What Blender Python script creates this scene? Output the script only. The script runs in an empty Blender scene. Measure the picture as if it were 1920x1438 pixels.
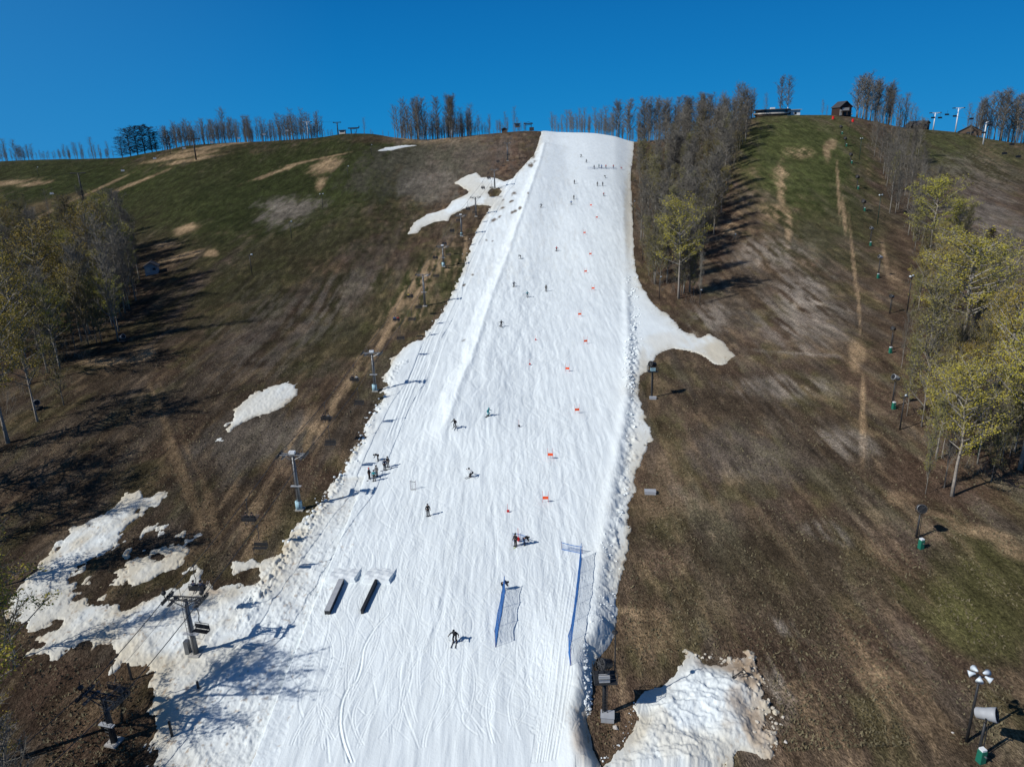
import bpy, bmesh, math, random
import numpy as np
from mathutils import Vector, Matrix
R = math.radians
random.seed(7); rs = np.random.RandomState(11)
scene = bpy.context.scene
COL = scene.collection

# ------------------------------------------------------------------ camera, world, sun
PITCH, ROLL, FPX = R(18.0), R(2.0), 1332.0          # FPX: focal length in pixels of a 1920 px wide picture
c_, s_ = math.cos(PITCH), math.sin(PITCH); cr, sr = math.cos(ROLL), math.sin(ROLL)
FW = np.array([0, c_, -s_]); RT0 = np.array([1., 0, 0]); UP0 = np.array([0, s_, c_])
RT = cr*RT0 - sr*UP0; UP = cr*UP0 + sr*RT0
cam = bpy.data.cameras.new("camera"); camo = bpy.data.objects.new("camera", cam); COL.objects.link(camo)
cam.sensor_width = 36; cam.lens = 36*FPX/1920; cam.clip_start = 0.5; cam.clip_end = 20000
M = Matrix.Identity(4)
for i in range(3):
    M[i][0] = RT[i]; M[i][1] = UP[i]; M[i][2] = -FW[i]
camo.matrix_world = M
scene.camera = camo

SUN_EL = R(41); SUN_DIR = np.array([-0.90, -0.44])    # horizontal direction towards the sun
SUN_DIR = SUN_DIR/np.linalg.norm(SUN_DIR)
world = bpy.data.worlds.new("World"); scene.world = world; world.use_nodes = True
nt = world.node_tree; nt.nodes.clear()
sky = nt.nodes.new('ShaderNodeTexSky'); sky.sky_type = 'NISHITA'; sky.sun_disc = False
sky.sun_elevation = SUN_EL; sky.sun_rotation = math.atan2(SUN_DIR[0], SUN_DIR[1])
sky.air_density = 0.9; sky.dust_density = 0.0; sky.ozone_density = 4.0; sky.altitude = 300
hs = nt.nodes.new('ShaderNodeHueSaturation'); hs.inputs['Saturation'].default_value = 1.0; hs.inputs['Value'].default_value = 1.0
bg = nt.nodes.new('ShaderNodeBackground'); bg.inputs['Strength'].default_value = 0.065
wo = nt.nodes.new('ShaderNodeOutputWorld')
mxs = nt.nodes.new('ShaderNodeMix'); mxs.data_type = 'RGBA'; 
tcw = nt.nodes.new('ShaderNodeTexCoord'); spw = nt.nodes.new('ShaderNodeSeparateXYZ'); mrw = nt.nodes.new('ShaderNodeMapRange'); rpw = nt.nodes.new('ShaderNodeValToRGB'); grw = nt.nodes.new('ShaderNodeMix'); grw.data_type = 'RGBA'; mxw = nt.nodes.new('ShaderNodeMapRange')
mrw.inputs[1].default_value = .25; mrw.inputs[2].default_value = .6; mrw.inputs[3].default_value = .97; mrw.inputs[4].default_value = .15
e = rpw.color_ramp.elements; e[0].position = 0.0; e[0].color = (.001, .245, .60, 1); e[1].position = .30; e[1].color = (.001, .085, .33, 1); n_ = rpw.color_ramp.elements.new(.12); n_.color = (.001, .178, .50, 1)
scw = nt.nodes.new('ShaderNodeVectorMath'); scw.operation = 'SCALE'; scw.inputs['Scale'].default_value = 1/.065
mxw.inputs[1].default_value = -.2; mxw.inputs[2].default_value = -.75; mxw.inputs[3].default_value = 0; mxw.inputs[4].default_value = .5; grw.inputs[7].default_value = (.045, .25, .56, 1)
nt.links.new(tcw.outputs['Generated'], spw.inputs[0]); nt.links.new(spw.outputs['Z'], mrw.inputs[0]); nt.links.new(spw.outputs['Z'], rpw.inputs[0]); nt.links.new(spw.outputs['X'], mxw.inputs[0])
nt.links.new(mxw.outputs[0], grw.inputs[0]); nt.links.new(rpw.outputs[0], grw.inputs[6]); nt.links.new(grw.outputs[2], scw.inputs[0]); nt.links.new(scw.outputs[0], mxs.inputs[7]); nt.links.new(mrw.outputs[0], mxs.inputs[0])
nt.links.new(sky.outputs[0], hs.inputs['Color']); nt.links.new(hs.outputs[0], mxs.inputs[6]); nt.links.new(mxs.outputs[2], bg.inputs[0]); nt.links.new(bg.outputs[0], wo.inputs[0])
sl = bpy.data.lights.new("sun", 'SUN'); sl.energy = 4.3; sl.angle = R(0.53); sl.color = (1.0, 0.955, 0.90)
so = bpy.data.objects.new("sun", sl); COL.objects.link(so)
sv = Vector((SUN_DIR[0]*math.cos(SUN_EL), SUN_DIR[1]*math.cos(SUN_EL), math.sin(SUN_EL)))
so.rotation_euler = sv.to_track_quat('Z', 'Y').to_euler(); so.location = sv*200
scene.view_settings.view_transform = 'Standard'; scene.view_settings.look = 'None'
scene.view_settings.exposure = 0.0; scene.view_settings.gamma = 1.0
scene.cycles.max_bounces = 5; scene.cycles.transparent_max_bounces = 8

# ------------------------------------------------------------------ maths helpers
def sstep(a, b, x):
    t = np.clip((x-a)/(b-a), 0, 1); return t*t*(3-2*t)
def _h(i, j, seed):
    n = (i*374761393 + j*668265263 + seed*982451653) & 0xffffffff
    n = ((n ^ (n >> 13))*1274126177) & 0xffffffff
    n = n ^ (n >> 16)
    return (n & 0xffffff)/float(0xffffff)*2-1
def vnoise(x, y, seed=0):
    x = np.asarray(x, float); y = np.asarray(y, float)
    xi = np.floor(x).astype(np.int64); yi = np.floor(y).astype(np.int64)
    fx = x-xi; fy = y-yi; fx = fx*fx*(3-2*fx); fy = fy*fy*(3-2*fy)
    a = _h(xi, yi, seed); b = _h(xi+1, yi, seed); c = _h(xi, yi+1, seed); d = _h(xi+1, yi+1, seed)
    return (a*(1-fx)+b*fx)*(1-fy)+(c*(1-fx)+d*fx)*fy
def fbm(x, y, seed=0, o=4):
    s = 0; a = 1; t = 0
    for k in range(o):
        s = s+a*vnoise(x*2**k+17.3*k, y*2**k-9.1*k, seed+k); t += a; a *= .5
    return s/t
def pdir(px, py):
    return FW + RT*((px-960)/FPX) + UP*((719-py)/FPX)
def project(x, y, z):
    d = FW[0]*x+FW[1]*y+FW[2]*z; d = np.where(np.abs(d) < 1e-3, 1e-3, d)
    return 960+FPX*(RT[0]*x+RT[1]*y+RT[2]*z)/d, 719-FPX*(UP[0]*x+UP[1]*y+UP[2]*z)/d, d

PY = np.array([-400, -60, 20, 44, 60, 85, 96, 115, 139, 170, 192, 218, 258, 302, 345, 385, 420, 445, 475, 540, 700, 1200, 3000, 9000.])
PZ = np.array([-47, -47, -47, -46.6, -46.1, -45.3, -44.5, -43.1, -41.5, -39.3, -36.9, -33.0, -26, -17.2, -7.6, 1.9, 9.6, 12.6, 12.2, 6, -12, -45, -70, -90.])
def _pchip(xs, ys):
    h = np.diff(xs); d = np.diff(ys)/h; m = np.zeros(len(xs))
    for i in range(1, len(xs)-1):
        m[i] = 0 if d[i-1]*d[i] <= 0 else 2*d[i-1]*d[i]/(d[i-1]+d[i])
    m[0] = d[0]; m[-1] = d[-1]
    def f(x):
        x = np.asarray(x, float); i = np.clip(np.searchsorted(xs, x)-1, 0, len(xs)-2)
        t = np.clip((x-xs[i])/h[i], 0, 1); t2 = t*t; t3 = t2*t
        return (2*t3-3*t2+1)*ys[i]+(t3-2*t2+t)*h[i]*m[i]+(-2*t3+3*t2)*ys[i+1]+(t3-t2)*h[i]*m[i+1]
    return f
base = _pchip(PY, PZ)
SKY = [(-700, 340), (-300, 322), (0, 303), (60, 300), (210, 297), (300, 283), (365, 272), (430, 268), (500, 265), (600, 258), (650, 251), (690, 251), (740, 258), (800, 262),
       (860, 257), (930, 250), (985, 246), (1050, 249), (1100, 250), (1150, 256), (1190, 266), (1240, 262), (1300, 250), (1400, 224), (1430, 218), (1500, 216), (1590, 218), (1630, 226), (1700, 240),
       (1760, 245), (1800, 249), (1850, 260), (1920, 270), (2200, 285), (2700, 300)]
US, DZ = [], []
_Y = np.linspace(300, 600, 301)
for px, py in SKY:
    d = pdir(px, py); u = d[0]/d[1]; e = d[2]/d[1]
    lo, hi = -80., 80.
    for _ in range(40):
        m = (lo+hi)/2
        if np.max((base(_Y)+sstep(150, 420, _Y)*m)/_Y) > e: hi = m
        else: lo = m
    US.append(u); DZ.append((lo+hi)/2)
US = np.array(US); DZ = np.array(DZ)
dzf = _pchip(US, DZ)
def gY(y): return np.where(y > 70, y, 70+12*(np.tanh((y-70)/60.)) )
def H(x, y):
    x = np.asarray(x, float); y = np.asarray(y, float)
    u = np.clip(x/np.maximum(y, 70), US[0], US[-1])
    z = base(y)+sstep(150, 420, y)*dzf(u)*(1-0.7*sstep(600, 1500, y))
    z = z+fbm(x/45, y/60, 3, 3)*1.1*(1-sstep(330, 400, y))
    z = z+fbm(x/7, y/12, 9, 3)*0.14
    # the left hillside bulges towards the camera, with a shallow gully beside the run
    z = z+2.5*np.exp(-((x+75)/32.)**2-((y-200)/70.)**2)-1.2*np.exp(-((x+40)/12.)**2)*sstep(120, 180, y)*(1-sstep(300, 380, y))
    return z

def cast(px, py, surf=None):
    surf = surf or H
    d = pdir(px, py); d = d/d[1]
    t = np.concatenate([np.arange(18, 200, .5), np.arange(200, 620, 1.5)])
    g = t*d[2]-surf(t*d[0], t)
    k = np.argmax(g < 0)
    if g[k] >= 0:
        k = int(np.argmin(g[:900])); return np.array([t[k]*d[0], t[k], float(surf(t[k]*d[0], t[k]))])
    lo, hi = t[max(k-1, 0)], t[k]
    for _ in range(14):
        m = (lo+hi)/2
        if m*d[2]-float(surf(m*d[0], m)) < 0: hi = m
        else: lo = m
    return np.array([hi*d[0], hi, float(surf(hi*d[0], hi))])
def onplane(px, py, Y):                         # the point of the ray at depth Y
    d = pdir(px, py); d = d/d[1]; return d*Y

# ------------------------------------------------------------------ snow outline
MAIN = [(1190, 262), (1188, 290), (1184, 330), (1186, 380), (1188, 420), (1190, 470), (1195, 510), (1210, 545), (1235, 575), (1265, 600), (1285, 620), (1310, 632), (1330, 626), (1350, 634), (1362, 648), (1385, 668), (1366, 674), (1360, 686),
        (1340, 684), (1318, 672), (1290, 660), (1262, 655), (1243, 660), (1228, 675), (1215, 692), (1203, 712), (1201, 740), (1212, 780), (1223, 812), (1221, 842), (1210, 870), (1195, 892), (1192, 930), (1184, 960), (1190, 1000), (1186, 1030), (1172, 1062),
        (1168, 1100), (1163, 1140), (1155, 1190), (1138, 1218), (1118, 1238), (1108, 1262), (1112, 1300), (1103, 1335), (1097, 1348), (1102, 1380), (1112, 1410), (1125, 1434), (1150, 1500), (1150, 1640),
        (250, 1640), (272, 1500), (278, 1438), (285, 1385), (272, 1340), (277, 1300), (270, 1258), (232, 1262), (192, 1275), (205, 1238), (185, 1222), (163, 1240), (150, 1222), (120, 1232), (104, 1240), (80, 1232), (62, 1222), (78, 1190), (95, 1178),
        (18, 1182), (5, 1150), (12, 1120), (30, 1098), (60, 1070), (100, 1035), (118, 1010), (135, 990), (160, 982), (190, 962), (215, 950), (232, 925), (246, 917), (262, 924), (280, 933), (310, 920), (300, 938), (288, 950), (276, 948), (262, 972), (240, 1004),
        (215, 1030), (185, 1048), (165, 1060), (150, 1084), (170, 1066), (190, 1064), (165, 1092), (152, 1120), (168, 1122), (190, 1112), (208, 1122), (228, 1134), (258, 1126), (300, 1112), (312, 1100), (330, 1096), (345, 1090), (340, 1072),
        (362, 1064), (386, 1082), (394, 1091), (440, 1092), (476, 1086), (468, 1080), (428, 1075), (432, 1052), (480, 1046), (520, 1035), (528, 1018), (552, 988), (578, 958), (604, 930), (618, 904), (645, 878), (660, 850), (680, 815), (690, 785), (715, 742), (723, 722), (719, 704),
        (745, 660), (765, 645), (787, 638), (815, 600), (842, 558), (870, 500), (880, 462), (892, 430), (912, 402), (921, 386), (940, 372), (952, 348), (968, 325), (1000, 292), (1008, 272), (1014, 252)]
UPPER = [(850, 343), (872, 330), (894, 323), (904, 332), (930, 333), (946, 340), (975, 330), (985, 350), (945, 395), (915, 392), (895, 384), (868, 393), (845, 404), (840, 414), (815, 417), (792, 427), (785, 436), (762, 441), (775, 418), (800, 402), (835, 392), (846, 378), (868, 368), (880, 360), (862, 350)]
MIDL = [(345, 991), (362, 1002), (395, 994), (372, 1018), (352, 1044), (336, 1066), (300, 1088), (272, 1098), (212, 1106), (196, 1094), (212, 1078), (232, 1066), (250, 1052), (300, 1040), (270, 1032), (290, 1026), (322, 1024), (330, 1004)]
PATCH = [[(422, 796), (440, 770), (462, 748), (482, 733), (515, 722), (544, 712), (550, 720), (561, 716), (556, 742), (530, 762), (505, 776), (470, 788), (440, 803), (427, 814), (430, 800)],
         [(704, 284), (725, 276), (765, 272), (790, 272), (750, 279), (726, 284)],
         [(256, 1006), (272, 990), (290, 982), (284, 996), (264, 1012)],
         [(290, 1004), (297, 990), (308, 988), (303, 1002), (294, 1009)],
         [(94, 1038), (104, 1026), (110, 1030), (100, 1044)],
         [(409, 826), (414, 822), (420, 827), (414, 831)],
         [(458, 1040), (466, 1031), (475, 1036), (470, 1041)],
         [(234, 1040), (244, 1031), (248, 1034), (240, 1042)]]
PILE = [(1112, 1460), (1128, 1425), (1160, 1392), (1178, 1352), (1190, 1312), (1238, 1270), (1270, 1240), (1290, 1222), (1312, 1228), (1330, 1240), (1352, 1246), (1385, 1234), (1410, 1228), (1425, 1262), (1438, 1296), (1440, 1330), (1432, 1350), (1450, 1375),
        (1455, 1410), (1430, 1425), (1400, 1420), (1370, 1445), (1360, 1560), (1110, 1560)]
HOLES = [[(815, 440), (845, 410), (868, 394), (905, 384), (918, 388), (905, 402), (888, 432), (870, 470), (830, 470)],
         [(915, 362), (922, 354), (936, 353), (940, 360), (932, 368), (920, 368)],
         [(305, 1080), (322, 1072), (336, 1076), (318, 1090)]]
def wpoly(pts):
    return np.array([cast(a, b)[:2] for a, b in pts])
mw = wpoly(MAIN)
top_r = onplane(1200, 262, 500)[:2]; top_l = onplane(1012, 250, 500)[:2]
mw = np.vstack([mw, top_l[None], top_r[None]])
UNION = [mw, wpoly(UPPER), wpoly(MIDL)]+[wpoly(p) for p in PATCH]+[wpoly(PILE)]
HOLEW = [wpoly(p) for p in HOLES]
def sdpoly(P, x, y):
    x = np.asarray(x, float); y = np.asarray(y, float)
    best = np.full(x.shape, 1e9); inside = np.zeros(x.shape, bool); n = len(P)
    for i in range(n):
        ax, ay = P[i]; bx, by = P[(i+1) % n]; ex, ey = bx-ax, by-ay
        L = ex*ex+ey*ey+1e-12
        t = np.clip(((x-ax)*ex+(y-ay)*ey)/L, 0, 1)
        d = (x-ax-t*ex)**2+(y-ay-t*ey)**2
        best = np.minimum(best, d)
        if ay != by:
            cnd = ((ay > y) != (by > y)) & (x < ex*(y-ay)/(by-ay)+ax)
            inside ^= cnd
    d = np.sqrt(best)
    return np.where(inside, d, -d)
def sdsnow(x, y):
    ds = [sdpoly(P, x, y) for P in UNION]
    s = ds[0]
    for d in ds[1:]: s = np.maximum(s, d)
    for P in HOLEW: s = np.minimum(s, -sdpoly(P, x, y))
    return s, ds
def sdline(P, x, y):                          # signed side distance to a polyline: (distance, +right side of travel, progress 0..1)
    best = np.full(np.shape(x), 1e9); side = np.zeros(np.shape(x)); pr = np.zeros(np.shape(x)); n = len(P)-1
    for i in range(n):
        ax, ay = P[i]; bx, by = P[i+1]; ex, ey = bx-ax, by-ay; L = math.hypot(ex, ey)
        t = np.clip(((x-ax)*ex+(y-ay)*ey)/L**2, 0, 1)
        d = np.hypot(x-ax-t*ex, y-ay-t*ey); m = d < best
        best = np.where(m, d, best); side = np.where(m, ((x-ax)*ey-(y-ay)*ex)/L, side); pr = np.where(m, (i+t)/n, pr)
    return best*np.sign(side), pr
LRIDGE = wpoly([(800, 855), (828, 800), (850, 735), (875, 680), (905, 590), (935, 510), (960, 440), (985, 370), (1008, 305), (1018, 268)])
RBERM = wpoly([(1082, 1438), (1092, 1330), (1108, 1220), (1122, 1110), (1135, 1000), (1150, 900), (1168, 800), (1178, 720), (1178, 640), (1174, 560), (1172, 480), (1168, 400), (1164, 325)])
LEDGE = wpoly([(330, 1438), (395, 1340), (470, 1200), (540, 1080), (590, 1010), (650, 915), (700, 800), (760, 690)])
def Traw(x, y):
    sd, ds = sdsnow(x, y)
    near = 1-sstep(60, 260, y)
    rag = fbm(x/2.2, y/3.2, 21, 4)*(.9-.45*sstep(180, 230, y)*(x > 0))+fbm(x/.45, y/.8, 31, 4)*.34*near+fbm(x/1.1, y/1.9, 33, 4)*near*np.where(x < -14, 1.7, np.where(x > 15, .6, 0))-np.where((x < -24) & (y < 90), .25, 0)
    s = sd+rag-.15
    thk = np.where((x < -22) & (y < 95), .22, np.where(ds[0] < .5, .22, .5)*(1-.5*sstep(24, 32, x)*sstep(110, 125, y)))
    T = np.where(s < 0, np.maximum(s*0.6, -.8), thk*(1-np.exp(-np.maximum(s, 0)/1.1)))
    main = sstep(0, 6, ds[0])
    # left ridge: the run itself lies higher than the strip beside it
    d, pr = sdline(LRIDGE, x, y)
    amp = sstep(0, .12, pr)*sstep(0.0, .02, 1-pr)
    T = T+amp*(.8*sstep(-2.6, 1.4, d+.4*vnoise(x/2, y/4, 5))*(1-sstep(2, 16, d))+.25*np.exp(-((d-1.2)/.7)**2))*sstep(.5, 3, sd)
    # right berm: a windrow, then the bank falls away to the right
    d, pr = sdline(RBERM, x, y)
    T = T+sstep(1.0, 5, sd+2)*(1-.8*sstep(175, 215, y))*(.35*np.exp(-(d/.9)**2)*sstep(.0, .05, 1-pr)-.40*sstep(.3, 3.4, d)*(1-sstep(12, 20, d)))
    T = T+1.3*sstep(-.4, 1.6, sd)*(1-sstep(54, 68, y))*sstep(0, 8, x)*(1-sstep(10, 16, x))*(ds[0] > 0)
    rough = np.exp(-((d-2.2)/1.6)**2)
    T = T+rough*fbm(x/.8, y/1.0, 77, 3)*.55*sstep(.4, 2, sd)*(1-sstep(165, 200, y))
    # rough clods along the left rim
    d2, pr2 = sdline(LEDGE, x, y)
    r2 = sstep(0, 1.5, sd)*(1-sstep(.4, 1.8, np.abs(d2+1.9)))*sstep(.25, .4, pr2)*(x < 0)*(ds[0] > 0)
    T = T+r2*np.abs(fbm(x/.7, y/.8, 55, 3))*.75
    # moguls and drifts on the left half of the run, and the wavy side apron
    mg = sstep(-24, -18, x)*(1-sstep(4, 10, x))*sstep(95, 130, y)
    T = T+main*mg*fbm(x/2.4, y/11, 41, 3)*.20
    T = T+main*(fbm(x/1.3, y/16, 43, 3)*.07+.05*fbm(x/.5, y/4, 47, 2))*(y < 330)
    T = T+(x < -22)*(y < 90)*sstep(.5, 3, sd)*fbm((x+y)/2.2, (y-x)/6, 49, 3)*.16
    # pushed-up pile with scalloped tractor marks
    dp = ds[-1]
    q = np.hypot((x-17.5), (y-44))
    rdg = 1-np.abs(fbm(x/1.5+q*.35, y/1.2, 65, 3))*2
    T = T+sstep(0, 3, dp)*(.75+.16*rdg+.35*fbm(x/2.5, y/2.5, 61, 3)+.10*fbm(x/.35, y/.35, 67, 3))+(dp > -1)*sstep(18, 21, x)*fbm(x/.7, y/.7, 63, 4)*.8
    T = T+((x < -22) & (y < 100) | (ds[0] < 0))*(s > .3)*fbm(x/.35, y/.5, 69, 3)*.09
    T = T+main*(x < -20)*(y < 100)*fbm(x/.3, y/.3, 70, 2)*.04
    T = np.where((s > .35) & (T < .14), .14, T)
    return T, sd, ds
def F(x, y):
    T, sd, ds = Traw(x, y); return H(x, y)+np.maximum(T, 0)
def at(px, py):
    p = cast(px, py); T_ = float(np.maximum(Traw(p[:1], p[1:2])[0], 0)[0])
    return cast(px, py, lambda x, y: H(x, y)+T_) if T_ > .02 else p

# ------------------------------------------------------------------ materials
def mat(name, col, rough=.7, metal=0., var=0., scale=3., bump=0., spec=.3, rnd=0., hue=0.):
    m = bpy.data.materials.new(name); m.use_nodes = True; n = m.node_tree.nodes; l = m.node_tree.links
    b = n['Principled BSDF']; b.inputs['Roughness'].default_value = rough; b.inputs['Metallic'].default_value = metal
    b.inputs['Specular IOR Level'].default_value = spec
    tc = n.new('ShaderNodeTexCoord'); no = n.new('ShaderNodeTexNoise'); no.inputs['Scale'].default_value = scale; no.inputs['Detail'].default_value = 5
    l.new(tc.outputs['Object'], no.inputs['Vector'])
    mp = n.new('ShaderNodeMapRange'); mp.inputs[1].default_value = .25; mp.inputs[2].default_value = .75
    mp.inputs[3].default_value = 1-max(var, .06); mp.inputs[4].default_value = 1+max(var, .06)
    l.new(no.outputs[0], mp.inputs[0])
    hsv = n.new('ShaderNodeHueSaturation'); hsv.inputs['Color'].default_value = (*col, 1); l.new(mp.outputs[0], hsv.inputs['Value'])
    out = hsv.outputs[0]
    if rnd or hue:
        oi = n.new('ShaderNodeObjectInfo'); h2 = n.new('ShaderNodeHueSaturation')
        m2 = n.new('ShaderNodeMapRange'); m2.inputs[3].default_value = 1-rnd; m2.inputs[4].default_value = 1+rnd
        l.new(oi.outputs['Random'], m2.inputs[0]); l.new(m2.outputs[0], h2.inputs['Value'])
        m3 = n.new('ShaderNodeMapRange'); m3.inputs[3].default_value = .5-hue; m3.inputs[4].default_value = .5+hue*.5
        l.new(oi.outputs['Random'], m3.inputs[0]); l.new(m3.outputs[0], h2.inputs['Hue'])
        l.new(out, h2.inputs['Color']); out = h2.outputs[0]
    l.new(out, b.inputs['Base Color'])
    if bump:
        bp = n.new('ShaderNodeBump'); bp.inputs['Strength'].default_value = bump; bp.inputs['Distance'].default_value = .05
        l.new(no.outputs[0], bp.inputs['Height']); l.new(bp.outputs[0], b.inputs['Normal'])
    return m
def wmap(n, l, sx, sy, sz=1):
    tc = n.new('ShaderNodeTexCoord'); mp = n.new('ShaderNodeMapping'); mp.inputs['Scale'].default_value = (sx, sy, sz)
    l.new(tc.outputs['Object'], mp.inputs[0]); return mp.outputs[0]
def ground_mat():
    m = bpy.data.materials.new("hillside_grass"); m.use_nodes = True; n = m.node_tree.nodes; l = m.node_tree.links
    b = n['Principled BSDF']; b.inputs['Roughness'].default_value = .95; b.inputs['Specular IOR Level'].default_value = .05
    at_ = n.new('ShaderNodeAttribute'); at_.attribute_name = 'ground_col'
    val = None
    for sx, sy, sc, amt, det in ((1, .16, .55, .5, 6), (1, .7, 2.6, .5, 6), (1, .45, 8, .75, 4), (1, 1, .12, .3, 3)):
        no = n.new('ShaderNodeTexNoise'); no.inputs['Scale'].default_value = sc; no.inputs['Detail'].default_value = det; no.inputs['Roughness'].default_value = .65
        l.new(wmap(n, l, sx, sy), no.inputs['Vector'])
        mr = n.new('ShaderNodeMapRange'); mr.inputs[1].default_value = .3; mr.inputs[2].default_value = .7; mr.inputs[3].default_value = 1-amt; mr.inputs[4].default_value = 1+amt
        mr.clamp = False; l.new(no.outputs[0], mr.inputs[0])
        if val is None: val = mr.outputs[0]
        else:
            mu = n.new('ShaderNodeMath'); mu.operation = 'MULTIPLY'; l.new(val, mu.inputs[0]); l.new(mr.outputs[0], mu.inputs[1]); val = mu.outputs[0]
    # dry straw flecks
    no = n.new('ShaderNodeTexNoise'); no.inputs['Scale'].default_value = 1.6; no.inputs['Detail'].default_value = 8; no.inputs['Roughness'].default_value = .75
    l.new(wmap(n, l, 1, .45), no.inputs['Vector'])
    mr = n.new('ShaderNodeMapRange'); mr.inputs[1].default_value = .56; mr.inputs[2].default_value = .74; mr.inputs[3].default_value = 0; mr.inputs[4].default_value = .6
    l.new(no.outputs[0], mr.inputs[0])
    mx = n.new('ShaderNodeMix'); mx.data_type = 'RGBA'; l.new(mr.outputs[0], mx.inputs[0]); l.new(at_.outputs['Color'], mx.inputs[6]); mx.inputs[7].default_value = (.24, .19, .13, 1)
    vm = n.new('ShaderNodeVectorMath'); vm.operation = 'SCALE'; l.new(mx.outputs[2], vm.inputs[0]); l.new(val, vm.inputs['Scale'])
    l.new(vm.outputs[0], b.inputs['Base Color'])
    bp = n.new('ShaderNodeBump'); bp.inputs['Strength'].default_value = .6; bp.inputs['Distance'].default_value = .25
    l.new(val, bp.inputs['Height']); l.new(bp.outputs[0], b.inputs['Normal'])
    return m
def snow_mat():
    m = bpy.data.materials.new("spring_snow"); m.use_nodes = True; n = m.node_tree.nodes; l = m.node_tree.links
    b = n['Principled BSDF']; b.inputs['Roughness'].default_value = .75; b.inputs['Specular IOR Level'].default_value = .12
    at_ = n.new('ShaderNodeAttribute'); at_.attribute_name = 'snow_col'
    h = None
    for sx, sy, sc, amt, det in ((1, .08, 1.0, .30, 4), (1, .04, 4.0, .22, 3), (1, .7, 5.0, .20, 6)):
        no = n.new('ShaderNodeTexNoise'); no.inputs['Scale'].default_value = sc; no.inputs['Detail'].default_value = det; no.inputs['Distortion'].default_value = .4
        l.new(wmap(n, l, sx, sy), no.inputs['Vector'])
        mu = n.new('ShaderNodeMath'); mu.operation = 'MULTIPLY'; l.new(no.outputs[0], mu.inputs[0]); mu.inputs[1].default_value = amt
        if h is None: h = mu.outputs[0]
        else:
            ad = n.new('ShaderNodeMath'); l.new(h, ad.inputs[0]); l.new(mu.outputs[0], ad.inputs[1]); h = ad.outputs[0]
    no = n.new('ShaderNodeTexNoise'); no.inputs['Scale'].default_value = .9; no.inputs['Detail'].default_value = 6
    l.new(wmap(n, l, 1, .25), no.inputs['Vector'])
    mr = n.new('ShaderNodeMapRange'); mr.inputs[1].default_value = .3; mr.inputs[2].default_value = .7; mr.inputs[3].default_value = .93; mr.inputs[4].default_value = 1.03
    l.new(no.outputs[0], mr.inputs[0])
    vm = n.new('ShaderNodeVectorMath'); vm.operation = 'SCALE'; l.new(at_.outputs['Color'], vm.inputs[0]); l.new(mr.outputs[0], vm.inputs['Scale'])
    l.new(vm.outputs[0], b.inputs['Base Color'])
    bp = n.new('ShaderNodeBump'); bp.inputs['Strength'].default_value = .55; bp.inputs['Distance'].default_value = .22
    l.new(h, bp.inputs['Height']); l.new(bp.outputs[0], b.inputs['Normal'])
    return m

# ------------------------------------------------------------------ grids
def rows_for(step, r0=242, r1=1450):            # depths Y spaced evenly in picture rows along the middle
    ys = []
    t = np.arange(30, 470, .05); _, py, _ = project(t*0+.0, t, base(t))
    py = np.minimum.accumulate(py)
    want = np.arange(r1, r0, -step)
    return np.interp(-want, -py, t)
def grid_mesh(name, X, Y, Z, keep=None, cols=None, cname='col', mtl=None):
    r, c = X.shape; idx = np.arange(r*c).reshape(r, c)
    q = np.stack([idx[:-1, :-1], idx[:-1, 1:], idx[1:, 1:], idx[1:, :-1]], -1).reshape(-1, 4)
    if keep is not None: q = q[keep.reshape(-1)]
    used = np.unique(q); rem = np.zeros(r*c, np.int64); rem[used] = np.arange(len(used)); q = rem[q]
    V = np.stack([X, Y, Z], -1).reshape(-1, 3)[used]
    me = bpy.data.meshes.new(name); me.vertices.add(len(V)); me.vertices.foreach_set('co', V.ravel())
    me.loops.add(len(q)*4); me.loops.foreach_set('vertex_index', q.ravel().astype(np.int32))
    me.polygons.add(len(q)); me.polygons.foreach_set('loop_start', np.arange(0, len(q)*4, 4, dtype=np.int32))
    try: me.polygons.foreach_set('loop_total', np.full(len(q), 4, np.int32))
    except Exception: pass
    me.update(calc_edges=True); me.polygons.foreach_set('use_smooth', np.ones(len(q), bool))
    if cols is not None:
        a = me.attributes.new(cname, 'FLOAT_COLOR', 'POINT')
        C4 = np.concatenate([cols.reshape(-1, 3)[used], np.ones((len(used), 1))], 1)
        a.data.foreach_set('color', C4.ravel().astype(np.float32))
    if mtl: me.materials.append(mtl)
    o = bpy.data.objects.new(name, me); COL.objects.link(o); return o

# ground: one sheet to the horizon
yr = rows_for(2.2)
yr = yr[(yr > 44) & (yr < 455)]
yr = np.concatenate([[-400, -200, -100, -50, -20, 0, 12, 20, 26, 31, 35, 38, 40.5, 42.5], yr, np.arange(458, 520, 4), [530, 550, 580, 620, 680, 760, 900, 1100, 1500, 2200, 3500, 6000, 9000]])
uc = np.concatenate([[-60, -30, -12, -6, -4, -3, -2.4, -2, -1.7, -1.5, -1.35, -1.2, -1.1, -1.02], np.linspace(-.96, .92, 760), [1.0, 1.1, 1.2, 1.35, 1.5, 1.7, 2, 2.4, 3, 4, 6, 12, 30, 60]])
U, Yg = np.meshgrid(uc, yr); Xg = U*np.maximum(Yg, 42); Zg = H(Xg, Yg)
gx, gy, gd = project(Xg, Yg, Zg)
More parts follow.
